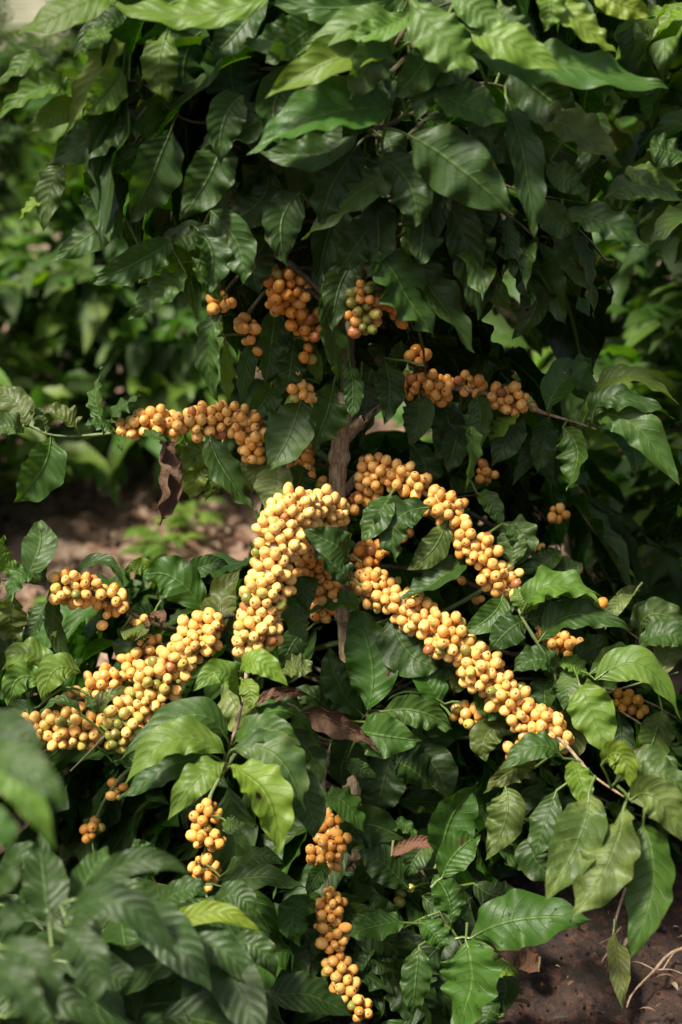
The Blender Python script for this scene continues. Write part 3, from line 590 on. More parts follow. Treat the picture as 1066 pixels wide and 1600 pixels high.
# leaves: branch, base x y, middle x y, tip x y, full width, kind, depth, [depth of the tip], [roll]
LEAVES = '''
t12 600 120 570 170 535 215 50 D 1.00
t12 590 240 640 290 650 355 58 D 1.04
t12 560 225 520 290 500 350 56 K 1.04
t12 640 90 660 130 650 190 46 M .98
t11 578 300 592 370 570 440 56 K 1.10
t11 600 330 560 380 528 430 50 D 1.10
t11 640 300 662 350 650 420 58 D 1.08
t11 560 400 530 450 520 520 50 K 1.16
t8 690 50 655 110 615 150 50 M .96
t8 760 65 700 105 645 125 50 D .98
t9 700 115 745 170 765 235 50 D 1.00
t9 620 120 580 150 520 140 46 K 1.04
t5 330 330 372 385 380 445 50 D 1.08
t5 300 350 332 400 320 462 44 D 1.08
t5 470 300 440 350 450 420 54 K 1.10
t6 470 120 430 160 440 230 56 D 1.02
t6 380 150 350 190 345 260 52 D 1.02
t7 480 20 440 60 380 70 50 M .98
t7 420 -10 370 50 330 90 50 D 1.00
b1 80 682 65 735 22 785 62 M 1.30 1.28
b1 42 668 25 632 -10 605 48 O 1.29 1.31
b1 36 675 10 665 -25 680 40 S 1.28 1.27
b1 72 676 62 648 38 636 34 S 1.30 1.31 30
b1 122 672 100 655 60 640 36 O 1.30 1.30 40
b1 158 658 150 620 160 572 22 M 1.31 1.33 50
b1 172 662 190 635 224 618 28 D 1.31 1.30 50
b1 178 670 158 662 130 664 26 M 1.30 1.28 30
b1 192 680 188 692 192 706 10 M 1.30
b1 225 670 240 680 262 688 16 D 1.30 1.28 20
b1 253 685 260 755 250 824 52 B 1.31 1.30 CURL
b1 325 675 352 738 398 800 50 D 1.31 1.30 20
b1 330 690 305 712 268 732 44 Y 1.34 1.34 5
b1 322 700 305 745 298 782 40 Y 1.345 1.34 5
b1 340 700 338 740 318 778 38 L 1.34 1.34 5
b1 290 690 285 720 270 760 36 T 1.35
b1 330 700 325 740 300 770 34 Y 1.36
b1 345 705 335 745 320 785 28 Y 1.37
t13 473 622 452 680 420 738 72 S 1.31 1.29
t13 522 600 510 650 488 702 60 M 1.31 1.30
t13 425 598 415 625 388 655 42 M 1.34
t13 398 690 400 730 392 772 46 P 1.34 1.33 10
t13 430 725 428 765 415 802 60 P 1.32 1.31 10
t13 478 730 466 755 450 785 50 D 1.34
t2 345 470 318 430 300 400 30 M 1.20
t2 345 482 325 550 342 630 34 M 1.22 1.24 35
t2 352 525 355 580 358 628 20 L 1.24 1.25 55
t2 405 525 385 575 378 635 30 D 1.27
t1 470 500 450 560 440 620 50 K 1.30
t1 505 430 520 520 528 600 44 M 1.22 1.27 20
t1 430 480 425 540 415 600 46 D 1.29
t1 460 530 455 575 445 610 40 D 1.29
t1 500 600 490 560 478 525 26 L 1.30
t4 590 390 630 450 678 528 78 D 1.18 1.20
t4 640 400 680 460 742 552 58 D 1.21 1.22
t4 545 560 552 610 548 660 30 D 1.28
t4 600 560 610 610 600 665 44 K 1.30
t4 565 590 572 640 560 700 44 K 1.37
t11 800 385 845 430 885 508 66 D 1.15 1.16
t11 868 368 895 405 926 460 46 S 1.14 1.15 25
t11 745 420 770 450 800 485 34 L 1.20 1.22
t11 690 380 735 430 748 500 60 D 1.20
t11 660 340 672 380 680 420 44 K 1.18
t11 825 420 840 470 800 530 46 K 1.20
t5 190 332 145 365 78 410 46 M 1.09 1.06 20
t5 268 375 215 410 138 442 44 D 1.09 1.06
t5 290 425 250 455 200 500 42 M 1.12 1.10 25
t5 345 225 325 280 280 345 62 D 1.04 1.05
t5 268 202 240 270 202 350 66 D 1.03 1.04
t5 245 382 300 370 350 400 40 D 1.12
t5 420 260 400 320 330 350 60 K 1.12
t5 430 360 400 410 405 460 50 K 1.16
t6 265 48 250 100 264 158 50 L 1.00 1.00 10
t6 195 68 155 110 100 218 36 Y 0.99 0.99 30
t6 190 108 165 145 130 182 42 L 0.98 0.97
t6 205 50 160 35 115 92 34 D 1.02
t6 78 105 45 98 -8 138 30 L 0.97 0.96 30
t6 102 140 60 140 -10 190 36 L 0.97 0.96 20
t6 178 45 150 60 130 85 34 L 0.99
t6 215 185 150 215 76 258 52 D 1.03 1.02
t6 235 225 195 250 150 272 34 D 1.05
t6 100 262 80 290 68 362 36 S 1.04 1.04 20
t6 66 312 52 318 28 346 18 Y 1.05
t6 120 165 90 175 40 210 34 L 1.02
t6 330 40 290 90 300 170 70 D 1.06
t6 380 60 360 120 400 180 80 D 1.08
t6 420 170 380 200 310 230 60 D 1.05
t7 185 -12 110 15 28 55 52 Y 0.93 0.92 25
t7 425 -8 290 22 140 -5 46 Y 0.93 0.93 20
t7 640 -10 540 12 420 5 50 G 0.95
t7 330 -20 270 5 215 30 50 L 0.96
t12 635 42 560 36 462 88 46 L 0.93 0.92 20
t12 622 78 520 95 412 155 60 Y 0.94 0.92 15
t12 605 60 575 100 545 165 56 S 0.93 0.92
t12 612 172 510 178 385 242 86 G 0.98 0.95 15
t12 505 35 465 60 415 98 50 S 0.95 0.94
t12 560 190 500 240 400 235 54 D 1.02
t12 600 270 560 300 470 375 58 S 1.05 1.03 20
t12 590 210 610 250 560 330 60 K 1.10
t12 545 320 520 350 490 465 52 D 1.15 1.16
t8 640 -5 690 60 748 108 72 L 0.91 0.90 10
t8 640 20 600 45 540 60 40 L 0.92
t8 735 50 800 70 882 112 54 Y 0.91 0.90 20
t8 780 0 800 40 832 80 40 S 0.92
t8 700 -10 745 15 790 60 50 L 0.92
t8 870 -10 905 35 965 82 40 Y 0.94 0.93 20
t8 930 -12 970 5 1022 24 40 Y 0.95
t8 850 -20 860 10 850 50 40 L 0.93
t9 740 85 880 105 1045 138 64 G 0.96 0.95 25
t9 790 95 850 150 900 185 60 K 1.04
t9 640 212 715 260 803 338 82 D 0.98 0.98 -10
t9 680 140 730 165 795 190 58 M 0.98 0.97
t9 790 150 820 250 835 372 46 D 1.02 1.03 20
t9 838 180 900 205 972 262 58 O 1.03 1.02 25
t9 730 200 780 230 835 240 50 D 1.04
t9 860 250 885 280 918 300 36 M 1.06
t9 905 200 930 215 900 290 50 K 1.1
t10 1070 250 1035 235 1010 236 46 M 1.06 1.05 15
t10 945 310 1005 290 1075 322 44 D 1.07 1.06 25
t10 880 335 940 345 1015 388 44 D 1.08 1.07 20
t10 985 260 1010 275 1070 300 36 L 1.08 1.07 25
t10 850 310 870 345 905 360 40 M 1.10
t10 770 330 800 370 790 420 50 K 1.15
t10 700 300 740 330 760 380 60 D 1.12
b8 655 620 655 650 645 695 48 D 1.33 1.32
b8 745 618 750 660 742 710 44 D 1.32 1.31
b8 810 640 795 680 768 730 50 K 1.33
b8 858 650 850 690 840 740 40 D 1.36
b8 808 640 785 665 765 690 28 L 1.32 1.31 50
b8 880 668 902 710 885 768 46 M 1.29 1.28
b8 855 640 890 590 938 622 54 G 1.30 1.30 20
b8 915 625 905 580 925 558 40 S 1.31 1.33 20
b8 932 615 965 598 1010 600 30 S 1.30 1.28 35
b8 930 612 985 590 1062 632 34 L 1.28 1.27 30
b8 925 660 960 620 1055 655 40 D 1.27
b8 918 655 985 660 1062 758 56 M 1.28 1.25 15
b8 930 668 985 690 990 752 40 D 1.30
b8 870 690 840 700 800 760 36 K 1.38
b8 690 620 700 670 680 720 50 K 1.36
b8 640 690 665 730 650 760 50 D 1.38
b8 720 640 712 690 700 740 44 D 1.36
b7 612 770 590 808 565 848 46 M 1.31 1.30 10
b7 672 793 620 815 620 880 58 D 1.31 1.30 10
b7 700 812 675 860 636 890 40 T 1.32 1.31 -20
b7 725 872 685 905 625 938 46 D 1.33 1.31 20
b7 785 818 815 840 806 885 44 S 1.34
b7 800 885 800 850 792 815 44 S 1.32 1.34
b7 745 770 770 790 785 830 30 M 1.36
b7 786 930 765 965 718 990 42 M 1.31 1.30
b7 800 928 780 960 750 990 34 D 1.33
k1 545 870 520 850 472 828 52 D 1.27 1.25
k1 548 905 525 885 480 845 40 K 1.30
k1 650 800 700 790 735 800 30 D 1.38
b16 813 955 812 935 803 918 30 L 1.29 1.30
b16 816 958 860 915 940 932 50 L 1.28 1.27 20
b16 818 962 880 930 945 955 40 L 1.30 1.28 45
b16 822 968 860 960 905 945 44 K 1.30 1.32
b16 843 1002 900 960 985 985 50 D 1.29 1.28 25
b16 820 970 795 985 765 1018 48 D 1.30 1.29
b16 868 1052 840 1030 800 1052 44 D 1.30 1.29 10
b16 866 1060 850 1090 870 1142 42 D 1.31
b16 872 1055 885 1075 880 1110 40 S 1.31 1.29
b16 868 1035 900 1040 910 1062 30 L 1.31
b16 880 1050 930 1010 945 1020 36 K 1.33
r1 920 1055 975 1025 1035 1045 42 L 1.30 1.31 20
r1 930 1062 1005 1042 1064 1125 56 L 1.28 1.27 20
r1 905 1068 925 1110 953 1185 68 L 1.28 1.26
r1 1000 1010 1040 990 1080 1015 44 D 1.34
r1 1030 1060 1045 1010 1060 985 44 P 1.34 1.36
r1 1000 1000 1020 960 1090 985 50 S 1.38
r1 960 960 975 930 1000 920 20 P 1.38 1.40
r1 880 1100 900 1150 890 1190 34 O 1.34
r1 1035 1110 1020 1160 1000 1190 50 T 1.32
r1 965 1110 970 1160 960 1210 40 K 1.36
r1 900 1120 925 1100 880 1140 30 M 1.34
b2 375 1090 345 1050 302 1080 40 L 1.23 1.21 10
b2 376 1050 405 1035 450 1072 40 Y 1.22 1.21 10
b2 376 1060 390 1080 388 1108 30 Y 1.22
b2 440 1048 465 1040 490 1048 36 O 1.24 1.24 30
b2 356 1155 290 1118 186 1190 54 M 1.21 1.19 10
b2 352 1178 270 1155 192 1230 58 L 1.19 1.17 15
b2 350 1192 310 1215 262 1282 50 L 1.18 1.16
b2 358 1198 415 1240 437 1335 64 Y 1.17 1.15
b2 362 1172 430 1180 478 1270 74 S 1.20 1.18 10
b2 362 1165 410 1140 470 1165 50 M 1.22 1.20 20
b2 330 1180 260 1200 185 1250 50 D 1.21
b2 440 1190 480 1250 490 1310 54 D 1.22
b2 350 1060 375 1110 400 1135 60 P 1.31 1.30
b2b 440 965 470 925 500 905 50 D 1.31
b2b 470 905 460 960 480 1000 40 S 1.31 1.29 30
b2b 480 985 455 1010 440 1050 40 D 1.33
b3 370 1000 345 945 378 888 52 O 1.33 1.35
b3 360 965 370 1010 385 1040 36 K 1.34
b3 325 968 275 905 222 902 64 G 1.34 1.33 -5
b3 252 898 222 885 195 893 24 Y 1.38 1.37
b3 290 905 320 885 358 882 34 D 1.37
b3 240 960 210 1000 180 1050 50 D 1.36
b3 250 980 225 960 195 965 36 D 1.37
b3 150 1130 165 1090 215 1075 22 O 1.31 1.33 30
b3 128 1118 95 1095 60 1122 16 D 1.27 1.27 40
b3 175 1190 205 1180 230 1160 30 D 1.30
b5 38 905 62 855 58 815 52 S 1.29 1.31
b5 40 905 5 870 8 835 26 L 1.29
b5 75 910 60 875 80 840 34 M 1.31 1.32
b5 60 905 30 900 12 938 30 M 1.28 1.27 40
b5 22 930 15 970 25 1005 50 O 1.28 1.29
b5 110 905 160 875 195 920 22 D 1.34
b5 90 925 85 980 118 1048 26 D 1.31 1.31 40
b5 75 935 55 975 30 1015 32 D 1.34
b5 190 985 215 985 228 1000 40 O 1.34
b5 228 980 250 965 252 985 22 B 1.33
b5 -10 960 10 1000 0 1050 50 D 1.32
l1 78 1065 45 1020 2 1048 46 L 1.29 1.28 15
l1 75 1070 30 1060 14 1112 46 L 1.28 1.27
l1 125 1050 85 1048 68 1100 46 L 1.28 1.27 10
l1 60 1105 25 1120 10 1160 50 D 1.32
l1 140 1085 142 1100 148 1115 14 M 1.27
l1 25 1110 0 1140 -10 1190 50 D 1.35
k2 560 950 535 940 480 958 36 G 1.33 1.32 20
k2 575 1108 580 1030 548 948 78 G 1.33 1.35
k2 612 965 640 1020 692 1045 74 D 1.34 1.33
k2 690 1102 665 1060 640 1035 52 G 1.33 1.34
k2 695 1100 640 1080 600 1100 4 D 1.33
k2 598 1112 655 1112 708 1140 50 M 1.33 1.32
k2 560 1142 600 1150 660 1158 66 G 1.32 1.31 -10
k2 570 1120 530 1070 515 1010 52 D 1.36
k2 560 1130 540 1090 490 1060 54 K 1.37
k2 530 1130 500 1095 455 1075 44 K 1.37
k2 470 1112 530 1130 592 1172 44 B 1.31 1.30
k2 560 1130 540 1180 530 1230 60 K 1.40
k2 640 1170 680 1200 700 1260 60 K 1.40
k2 620 1160 600 1220 590 1280 70 K 1.41
k2 540 1190 560 1200 590 1215 26 M 1.36
k3 400 1130 450 1110 500 1168 54 G 1.33 1.32
k3 395 1110 420 1085 460 1080 24 B 1.33
k3 410 1100 450 1082 485 1088 28 B 1.34
k3 440 1150 480 1170 500 1230 46 D 1.35
b10 500 1240 540 1255 570 1302 44 G 1.32 1.31
b10 515 1350 495 1370 480 1400 26 M 1.33 1.31
b10 500 1410 460 1430 470 1480 44 G 1.33 1.31
b10 480 1500 500 1560 520 1600 50 D 1.36
b10 470 1510 500 1490 530 1500 30 O 1.36
b10 525 1440 560 1430 630 1450 40 M 1.36
b11 345 1385 405 1370 478 1388 40 D 1.28 1.26 20
b11 345 1370 400 1340 445 1352 30 M 1.30 1.28 30
b11 350 1280 365 1290 385 1285 30 M 1.30
b11 340 1400 300 1430 260 1440 40 D 1.32
b11 330 1230 300 1250 290 1300 40 K 1.38
b11 325 1380 360 1440 380 1500 60 K 1.38
b14 690 1338 705 1280 748 1222 72 G 1.30 1.31
b14 690 1372 715 1330 752 1305 52 G 1.29 1.30
b14 706 1438 700 1400 676 1365 52 G 1.31 1.33
b14 735 1466 820 1435 925 1438 84 G 1.27 1.25
b14 728 1470 735 1530 715 1625 88 G 1.25 1.23
b14 655 1478 650 1530 642 1595 46 M 1.29 1.28
b14 636 1442 590 1445 540 1465 46 G 1.30 1.29
b14 630 1450 600 1430 570 1415 40 D 1.34
b14 655 1440 680 1460 690 1485 40 G 1.31
b14 750 1545 780 1515 812 1525 26 Y 1.31
b14 745 1520 760 1500 790 1495 22 D 1.32
b14 630 1310 560 1290 550 1340 60 D 1.36
b14 640 1390 600 1350 560 1330 56 D 1.36
b14 600 1300 630 1290 650 1315 24 M 1.37
b14 680 1310 650 1340 640 1370 40 S 1.36
b14 690 1240 640 1200 620 1190 60 K 1.39
b14 780 1560 760 1590 770 1620 40 D 1.33
b14 700 1470 660 1520 690 1570 46 K 1.34
b14 760 1500 790 1540 770 1590 44 K 1.34
b14 660 1400 700 1420 740 1400 40 D 1.36
b14 740 1380 780 1400 820 1390 44 K 1.37
b14 600 1520 640 1560 680 1620 50 K 1.35
b14 560 1480 600 1500 640 1540 46 D 1.36
b14 600 1450 580 1490 600 1540 44 K 1.37
b6 790 1230 790 1280 758 1345 56 T 1.30 1.29 10
b6 880 1185 840 1165 780 1205 44 M 1.24 1.23 15
b6 835 1200 800 1205 755 1240 34 O 1.26 1.24
b6 895 1190 905 1220 918 1265 38 Y 1.21 1.19
b6 940 1195 970 1180 990 1235 44 Y 1.20 1.19
b6 920 1240 905 1310 850 1410 80 T 1.17 1.15
b6 975 1262 950 1350 890 1435 74 T 1.15 1.13
b6 1005 1290 1020 1380 985 1498 74 M 1.16 1.14
b6 985 1250 1030 1250 1075 1330 60 T 1.14 1.13
b6 960 1225 1010 1190 1070 1215 44 S 1.22
b6 985 1240 1030 1210 1075 1240 50 S 1.20
b6 870 1235 850 1290 835 1340 46 D 1.24
b6 850 1300 835 1340 880 1380 50 K 1.28
b6 800 1120 760 1150 760 1190 50 O 1.33 1.31
b6 752 1080 770 1100 800 1120 50 M 1.33
b6 735 1040 720 1060 710 1085 36 O 1.34
b6 700 1010 680 1050 690 1090 60 D 1.35
b9 870 855 850 880 800 900 36 D 1.40
b9 850 870 880 890 910 880 40 S 1.41
b9 990 930 960 950 945 985 24 P 1.36
'''
LN = 0
for q in rows(LEAVES):
    LN += 1
    key = q[0]; curl = 'CURL' in q; q = [z for z in q[1:] if z != 'CURL']
    x0, y0, x1, y1, x2, y2, wd = map(float, q[:7]); kd = q[7]; d0 = float(q[8]); d2 = float(q[9]) if len(q) > 9 else d0-.012
    roll = float(q[10]) if len(q) > 10 else RNG.uniform(-34, 34)
    if key in UPPER: d0, d2 = crown_depth(d0), crown_depth(d2)
    rg = np.random.default_rng(1000+LN)
    P0, P1, P2 = at(x0, y0, d0), at(x1, y1, (d0+d2)/2-.006), at(x2, y2, d2)
    nv = nrm(CAMP-P1); T = nrm(P2-P0)
    N0 = nrm(nv+np.array([0, 0, .25])); sd_ = nrm(np.cross(T, N0)); N0 = nrm(np.cross(sd_, T))
    a = R(roll); 
    # turn the blade round its own length so that the sky side faces more upwards
    s = 1 if sd_[2] < 0 else -1
    N0 = N0*math.cos(a)+sd_*math.sin(a)*(-s)
    W = wd*(1.2 if key in UPPER else 1.08)*(d0*PXM)/max(.5, math.cos(a))
    o, P = BR[key]; dd = np.linalg.norm(P-P0, axis=1); j = int(dd.argmin())
    st = P[j] if dd[j] < .05 else P0-T*.014+np.array([0, 0, .002])
    mb = MB(); dry = kd == 'B'
    leaf(mb, P0, P1, P2, W*(1.0 if not curl else 1.3), N0, ktint(kd, rg), seed=LN*7+1, fold=rg.uniform(.1, .45), wave=rg.uniform(.07, .15)*(1.3 if dry else 1),
         quilt=rg.uniform(.010, .026), stem=st, cup=rg.uniform(-.25, .1), curl=2.4 if curl else (1.3 if dry else 0), nu=40, nv=13,
         crumple=.30 if dry else (.05 if kd in 'TO' else .015), holes=0)
    lo = mb.build('leaf', M_DRY if dry else (M_BIT if rg.random() < .35 else M_LEAF), o, origin=P0)
    if key == 'b14' and wd > 80:
        PP, NN = mb.surf; dm = MB()
        for _ in range(16):
            a_, b_ = rg.integers(6, 34), rg.integers(2, 11); rd = rg.uniform(.0007, .0016)
            dm.add(BVs*np.array([1, 1, .8])*rd+PP[a_, b_]+NN[a_]*rd*.35, BFs, BUs, (0, 0, 0, 0))
        tag(dm.build('water_droplets', mw, o, origin=P0), kind='stuff')
    if dry: lo['label'] = 'withered brown curled leaf'
    elif kd == 'T': lo['label'] = 'mottled ageing leaf'

# cherries: branch, green, orange, density, node length, points x y depth radius(px)
CH = [
 ('b1', .02, .30, .50, .05, [(192, 672, 1.31, 14), (240, 660, 1.31, 25), (300, 662, 1.315, 28), (345, 655, 1.32, 27), (378, 652, 1.325, 26)]),
 ('b1', .00, .30, .60, .05, [(372, 650, 1.32, 24), (392, 670, 1.32, 26), (395, 700, 1.32, 20), (396, 718, 1.32, 12)]),
 ('b2', .00, -.12, .56, .045, [(528, 805, 1.33, 26), (485, 795, 1.30, 34), (445, 806, 1.27, 36), (432, 850, 1.255, 37), (422, 900, 1.25, 40), (408, 950, 1.25, 35), (400, 985, 1.25, 33), (390, 1022, 1.255, 28)], .22),
 ('b2b', .03, .50, .50, .05, [(465, 855, 1.31, 28), (487, 880, 1.32, 32), (510, 925, 1.33, 26), (500, 962, 1.335, 12)]),
 ('b3', .05, .12, .52, .045, [(335, 968, 1.32, 22), (312, 992, 1.31, 30), (275, 1035, 1.305, 34), (235, 1080, 1.30, 35), (195, 1130, 1.29, 30), (180, 1165, 1.285, 14)], .7),
 ('b3', .30, .30, .30, .05, [(250, 1100, 1.34, 14), (280, 1105, 1.34, 12)]),
 ('b4', .05, .25, .50, .05, [(252, 1005, 1.35, 20), (205, 1042, 1.34, 28), (190, 1050, 1.34, 22)]),
 ('b4', .03, .22, .52, .05, [(180, 1060, 1.335, 22), (150, 1070, 1.33, 26), (100, 1105, 1.325, 18)]),
 ('b4', .12, .28, .55, .05, [(158, 1140, 1.305, 26), (110, 1142, 1.30, 34), (70, 1140, 1.30, 28), (36, 1132, 1.30, 12)]),
 ('b5', .06, .32, .55, .05, [(85, 918, 1.305, 24), (120, 918, 1.31, 30), (150, 930, 1.32, 22)]),
 ('b5', .02, .32, .55, .05, [(158, 932, 1.325, 18), (175, 940, 1.33, 27), (192, 938, 1.33, 20)]),
 ('b5', .00, .35, .55, .05, [(162, 965, 1.33, 13), (168, 972, 1.33, 8)]),
 ('b5', .00, .35, .5, .05, [(208, 970, 1.34, 16), (228, 962, 1.34, 14)]),
 ('b6', .08, .20, .56, .045, [(562, 905, 1.35, 22), (600, 926, 1.34, 30), (650, 955, 1.325, 34), (700, 995, 1.31, 33), (745, 1035, 1.305, 30), (780, 1075, 1.30, 36), (820, 1120, 1.29, 34), (862, 1148, 1.285, 26), (884, 1158, 1.28, 14)]),
 ('b6', .02, .32, .50, .05, [(835, 1150, 1.29, 18), (812, 1168, 1.29, 20), (796, 1185, 1.29, 14)]),
 ('b7', .03, .36, .54, .05, [(565, 735, 1.345, 20), (590, 738, 1.34, 28), (615, 745, 1.34, 24)]),
 ('b7', .00, .34, .56, .05, [(612, 752, 1.335, 22), (638, 752, 1.33, 30), (660, 762, 1.33, 20)]),
 ('b7', .00, .33, .56, .05, [(672, 785, 1.325, 24), (700, 798, 1.32, 30), (722, 820, 1.32, 28)]),
 ('b7', .03, .30, .56, .05, [(718, 835, 1.32, 28), (745, 852, 1.32, 30), (765, 872, 1.32, 22)]),
 ('b7', .02, .28, .56, .05, [(762, 890, 1.32, 24), (785, 905, 1.32, 34), (798, 930, 1.32, 20)]),
 ('b7', .10, .45, .50, .05, [(590, 762, 1.35, 18), (560, 782, 1.35, 24), (545, 795, 1.35, 14)]),
 ('k1', .08, .75, .50, .05, [(550, 865, 1.37, 18), (575, 872, 1.36, 22), (592, 860, 1.37, 20)]),
 ('k1', .05, .50, .45, .05, [(595, 840, 1.37, 14), (602, 870, 1.37, 14)]),
 ('b8', .00, .62, .50, .05, [(628, 603, 1.34, 18), (665, 602, 1.335, 24), (700, 608, 1.33, 22)]),
 ('b8', .00, .58, .52, .05, [(705, 605, 1.33, 16), (735, 600, 1.325, 19), (752, 608, 1.325, 14)]),
 ('b8', .00, .52, .54, .05, [(772, 618, 1.32, 16), (805, 625, 1.315, 24), (838, 628, 1.315, 18)]),
 ('b8', .00, .6, .5, .05, [(655, 630, 1.345, 12), (690, 632, 1.345, 12)]),
 ('b8', .03, .55, .35, .05, [(645, 572, 1.50, 20), (670, 568, 1.5, 26), (700, 580, 1.5, 20)]),
 ('b8', .03, .55, .35, .05, [(735, 572, 1.55, 20), (775, 565, 1.55, 26), (800, 580, 1.55, 18)]),
 ('b9', .05, .30, .5, .05, [(820, 852, 1.42, 12), (850, 865, 1.42, 12)]),
 ('b9', .05, .30, .5, .05, [(875, 885, 1.42, 12), (905, 903, 1.42, 18)]),
 ('b9', .00, .36, .5, .05, [(910, 938, 1.39, 16), (950, 955, 1.385, 18)]),
 ('b9b', .02, .45, .5, .05, [(850, 980, 1.37, 16), (868, 1005, 1.36, 22), (905, 1012, 1.36, 18)]),
 ('b9b', .02, .40, .5, .05, [(705, 895, 1.38, 14), (722, 905, 1.38, 12)]),
 ('b9b', .02, .40, .5, .05, [(745, 930, 1.36, 10), (752, 934, 1.36, 8)]),
 ('b9c', .05, .70, .5, .05, [(960, 1092, 1.35, 14), (990, 1100, 1.34, 17), (1022, 1112, 1.34, 13)]),
 ('b13', .35, .30, .5, .05, [(715, 1108, 1.35, 16), (738, 1125, 1.34, 24), (750, 1135, 1.34, 16)]),
 ('b10', .05, .55, .54, .05, [(500, 1280, 1.35, 20), (518, 1300, 1.34, 28), (510, 1340, 1.34, 24), (490, 1332, 1.35, 14)]),
 ('b10', .02, .50, .54, .05, [(522, 1398, 1.335, 20), (515, 1420, 1.335, 24), (518, 1455, 1.33, 27), (522, 1480, 1.33, 20)]),
 ('b10', .10, .45, .54, .05, [(520, 1500, 1.33, 18), (532, 1525, 1.325, 28), (545, 1550, 1.32, 18), (565, 1592, 1.32, 26)]),
 ('b11', .30, .45, .50, .05, [(315, 1270, 1.345, 22), (330, 1285, 1.34, 28), (320, 1320, 1.34, 30)]),
 ('b11', .30, .45, .50, .05, [(305, 1348, 1.34, 18), (320, 1360, 1.34, 28), (320, 1385, 1.34, 16)]),
 ('b12', .40, .50, .5, .05, [(180, 1225, 1.40, 20), (185, 1245, 1.40, 16)]),
 ('b12', .60, .50, .5, .05, [(140, 1290, 1.40, 16), (155, 1310, 1.40, 22)]),
 ('t1', .06, .85, .52, .05, [(425, 455, 1.24, 24), (445, 452, 1.24, 34), (450, 480, 1.25, 22)]),
 ('t1', .04, .75, .50, .05, [(455, 495, 1.255, 16), (478, 500, 1.26, 22), (488, 525, 1.265, 16)]),
 ('t1', .10, .80, .50, .05, [(445, 590, 1.29, 16), (465, 588, 1.29, 20)]),
 ('t1', .25, .55, .50, .05, [(465, 610, 1.29, 18), (482, 612, 1.285, 20)]),
 ('t2', .0, .70, .5, .05, [(330, 482, 1.22, 12), (350, 470, 1.22, 18), (366, 468, 1.22, 10)]),
 ('t3', .0, .65, .55, .05, [(390, 500, 1.25, 16), (382, 518, 1.25, 22)]),
 ('t3', .0, .65, .55, .05, [(395, 532, 1.26, 12), (393, 548, 1.26, 14)]),
 ('t4', .55, .70, .5, .05, [(565, 450, 1.21, 14), (570, 480, 1.22, 26), (572, 510, 1.23, 24)]),
 ('t4', .0, .85, .5, .05, [(605, 475, 1.23, 12), (635, 498, 1.25, 12)]),
 ('t13', .05, .55, .5, .05, [(470, 700, 1.355, 20), (482, 725, 1.35, 26), (460, 742, 1.35, 14)]),
 ('t13', .10, .55, .5, .05, [(490, 745, 1.345, 14), (500, 765, 1.34, 14)]),
 ('b9', .05, .55, .5, .05, [(748, 742, 1.44, 16), (770, 735, 1.44, 18)]),
 ('b9', .05, .60, .5, .05, [(690, 655, 1.43, 16), (706, 662, 1.43, 16)]),
 ('b9', .05, .50, .5, .05, [(860, 800, 1.46, 14), (885, 806, 1.46, 14)]),
 ('k1', .05, .60, .5, .05, [(608, 828, 1.37, 16), (640, 832, 1.37, 16)]),
 ('k1', .05, .60, .5, .05, [(700, 880, 1.38, 14), (720, 888, 1.38, 14)]),
 ('t4', .10, .85, .5, .05, [(648, 548, 1.30, 16), (660, 560, 1.30, 18)]),
 ('t1', .10, .75, .5, .05, [(478, 545, 1.28, 16), (486, 560, 1.28, 14)]),
 ('t13', .05, .60, .5, .05, [(452, 690, 1.36, 14), (458, 712, 1.36, 14)]),
 ('b15', .85, .3, .40, .06, [(590, 1500, 1.42, 24), (600, 1550, 1.42, 34), (590, 1590, 1.42, 24)]),
 ('b14', .9, .3, .35, .06, [(640, 1385, 1.37, 14), (628, 1415, 1.37, 16)]),
 ('b15', .9, .3, .35, .06, [(775, 1560, 1.36, 10), (772, 1590, 1.36, 12)]),
]
for q in CH:
    up = q[0] in ('t1', 't2', 't3', 't4'); cherries(BR[q[0]][0], [(x, y, d, r*(1.22 if up else 1)) for x, y, d, r in q[5]], green=q[1], orange=q[2], dens=q[3]*(1.15 if up else 1), node=q[4], green_end=q[6] if len(q) > 6 else None)
mb = MB(); add_berry(mb, on_y(524, 779, TY)+TOCAM*.016, TOCAM+np.array([0, 0, -.4]), .0056, berry_tint(0, .3)); mb.build('cherry', M_BERRY, main, origin=on_y(524, 779, TY))

# ------------------------------------------------------------------ the mass of smaller side shoots and leaves of the main shrub
def inpoly(x, y, box): return box[0] < x < box[2] and box[1] < y < box[3]
CLEAR = [(740, 660, 1066, 960, 1.46), (300, 430, 640, 660, 1.32), (180, 600, 430, 740, 9), (370, 640, 720, 1010, 1.42), (620, 540, 860, 660, 1.37), (0, 860, 420, 1210, 1.42),
         (500, 850, 960, 1210, 1.42), (380, 900, 900, 1380, 1.40), (380, 1380, 800, 1620, 1.33), (0, 1200, 480, 1380, 1.40), (0, 1380, 480, 1620, 1.27), (840, 540, 1066, 780, 1.4), (900, 900, 1066, 1600, 1.44)]
def allowed(p):
    x, y, d = pix(p)
    if y < 560:
        edge = np.interp(y, [-100, 0, 60, 130, 200, 260, 350, 450, 520, 570], [150, 170, 170, 150, 130, 110, 120, 210, 320, 350])
        if x < edge+10: return False
        if d < (1.17 if x > 250 else 1.12): return False
        if x > 960: return False
        if 640 < x and y > 480 and d < 1.3 and y > 520: return False
    if 560 <= y < 870 and x < 370: return False
    if 740 < y < 880 and x < 400: return False
    if 620 < y < 760 and 555 < x < 625: return False
    if y >= 870 and d < 1.18: return False
    if y > 1380 and x > 780: return False
    for x0, y0, x1, y1, dm in CLEAR:
        if x0 < x < x1 and y0 < y < y1 and d < dm: return False
    return True
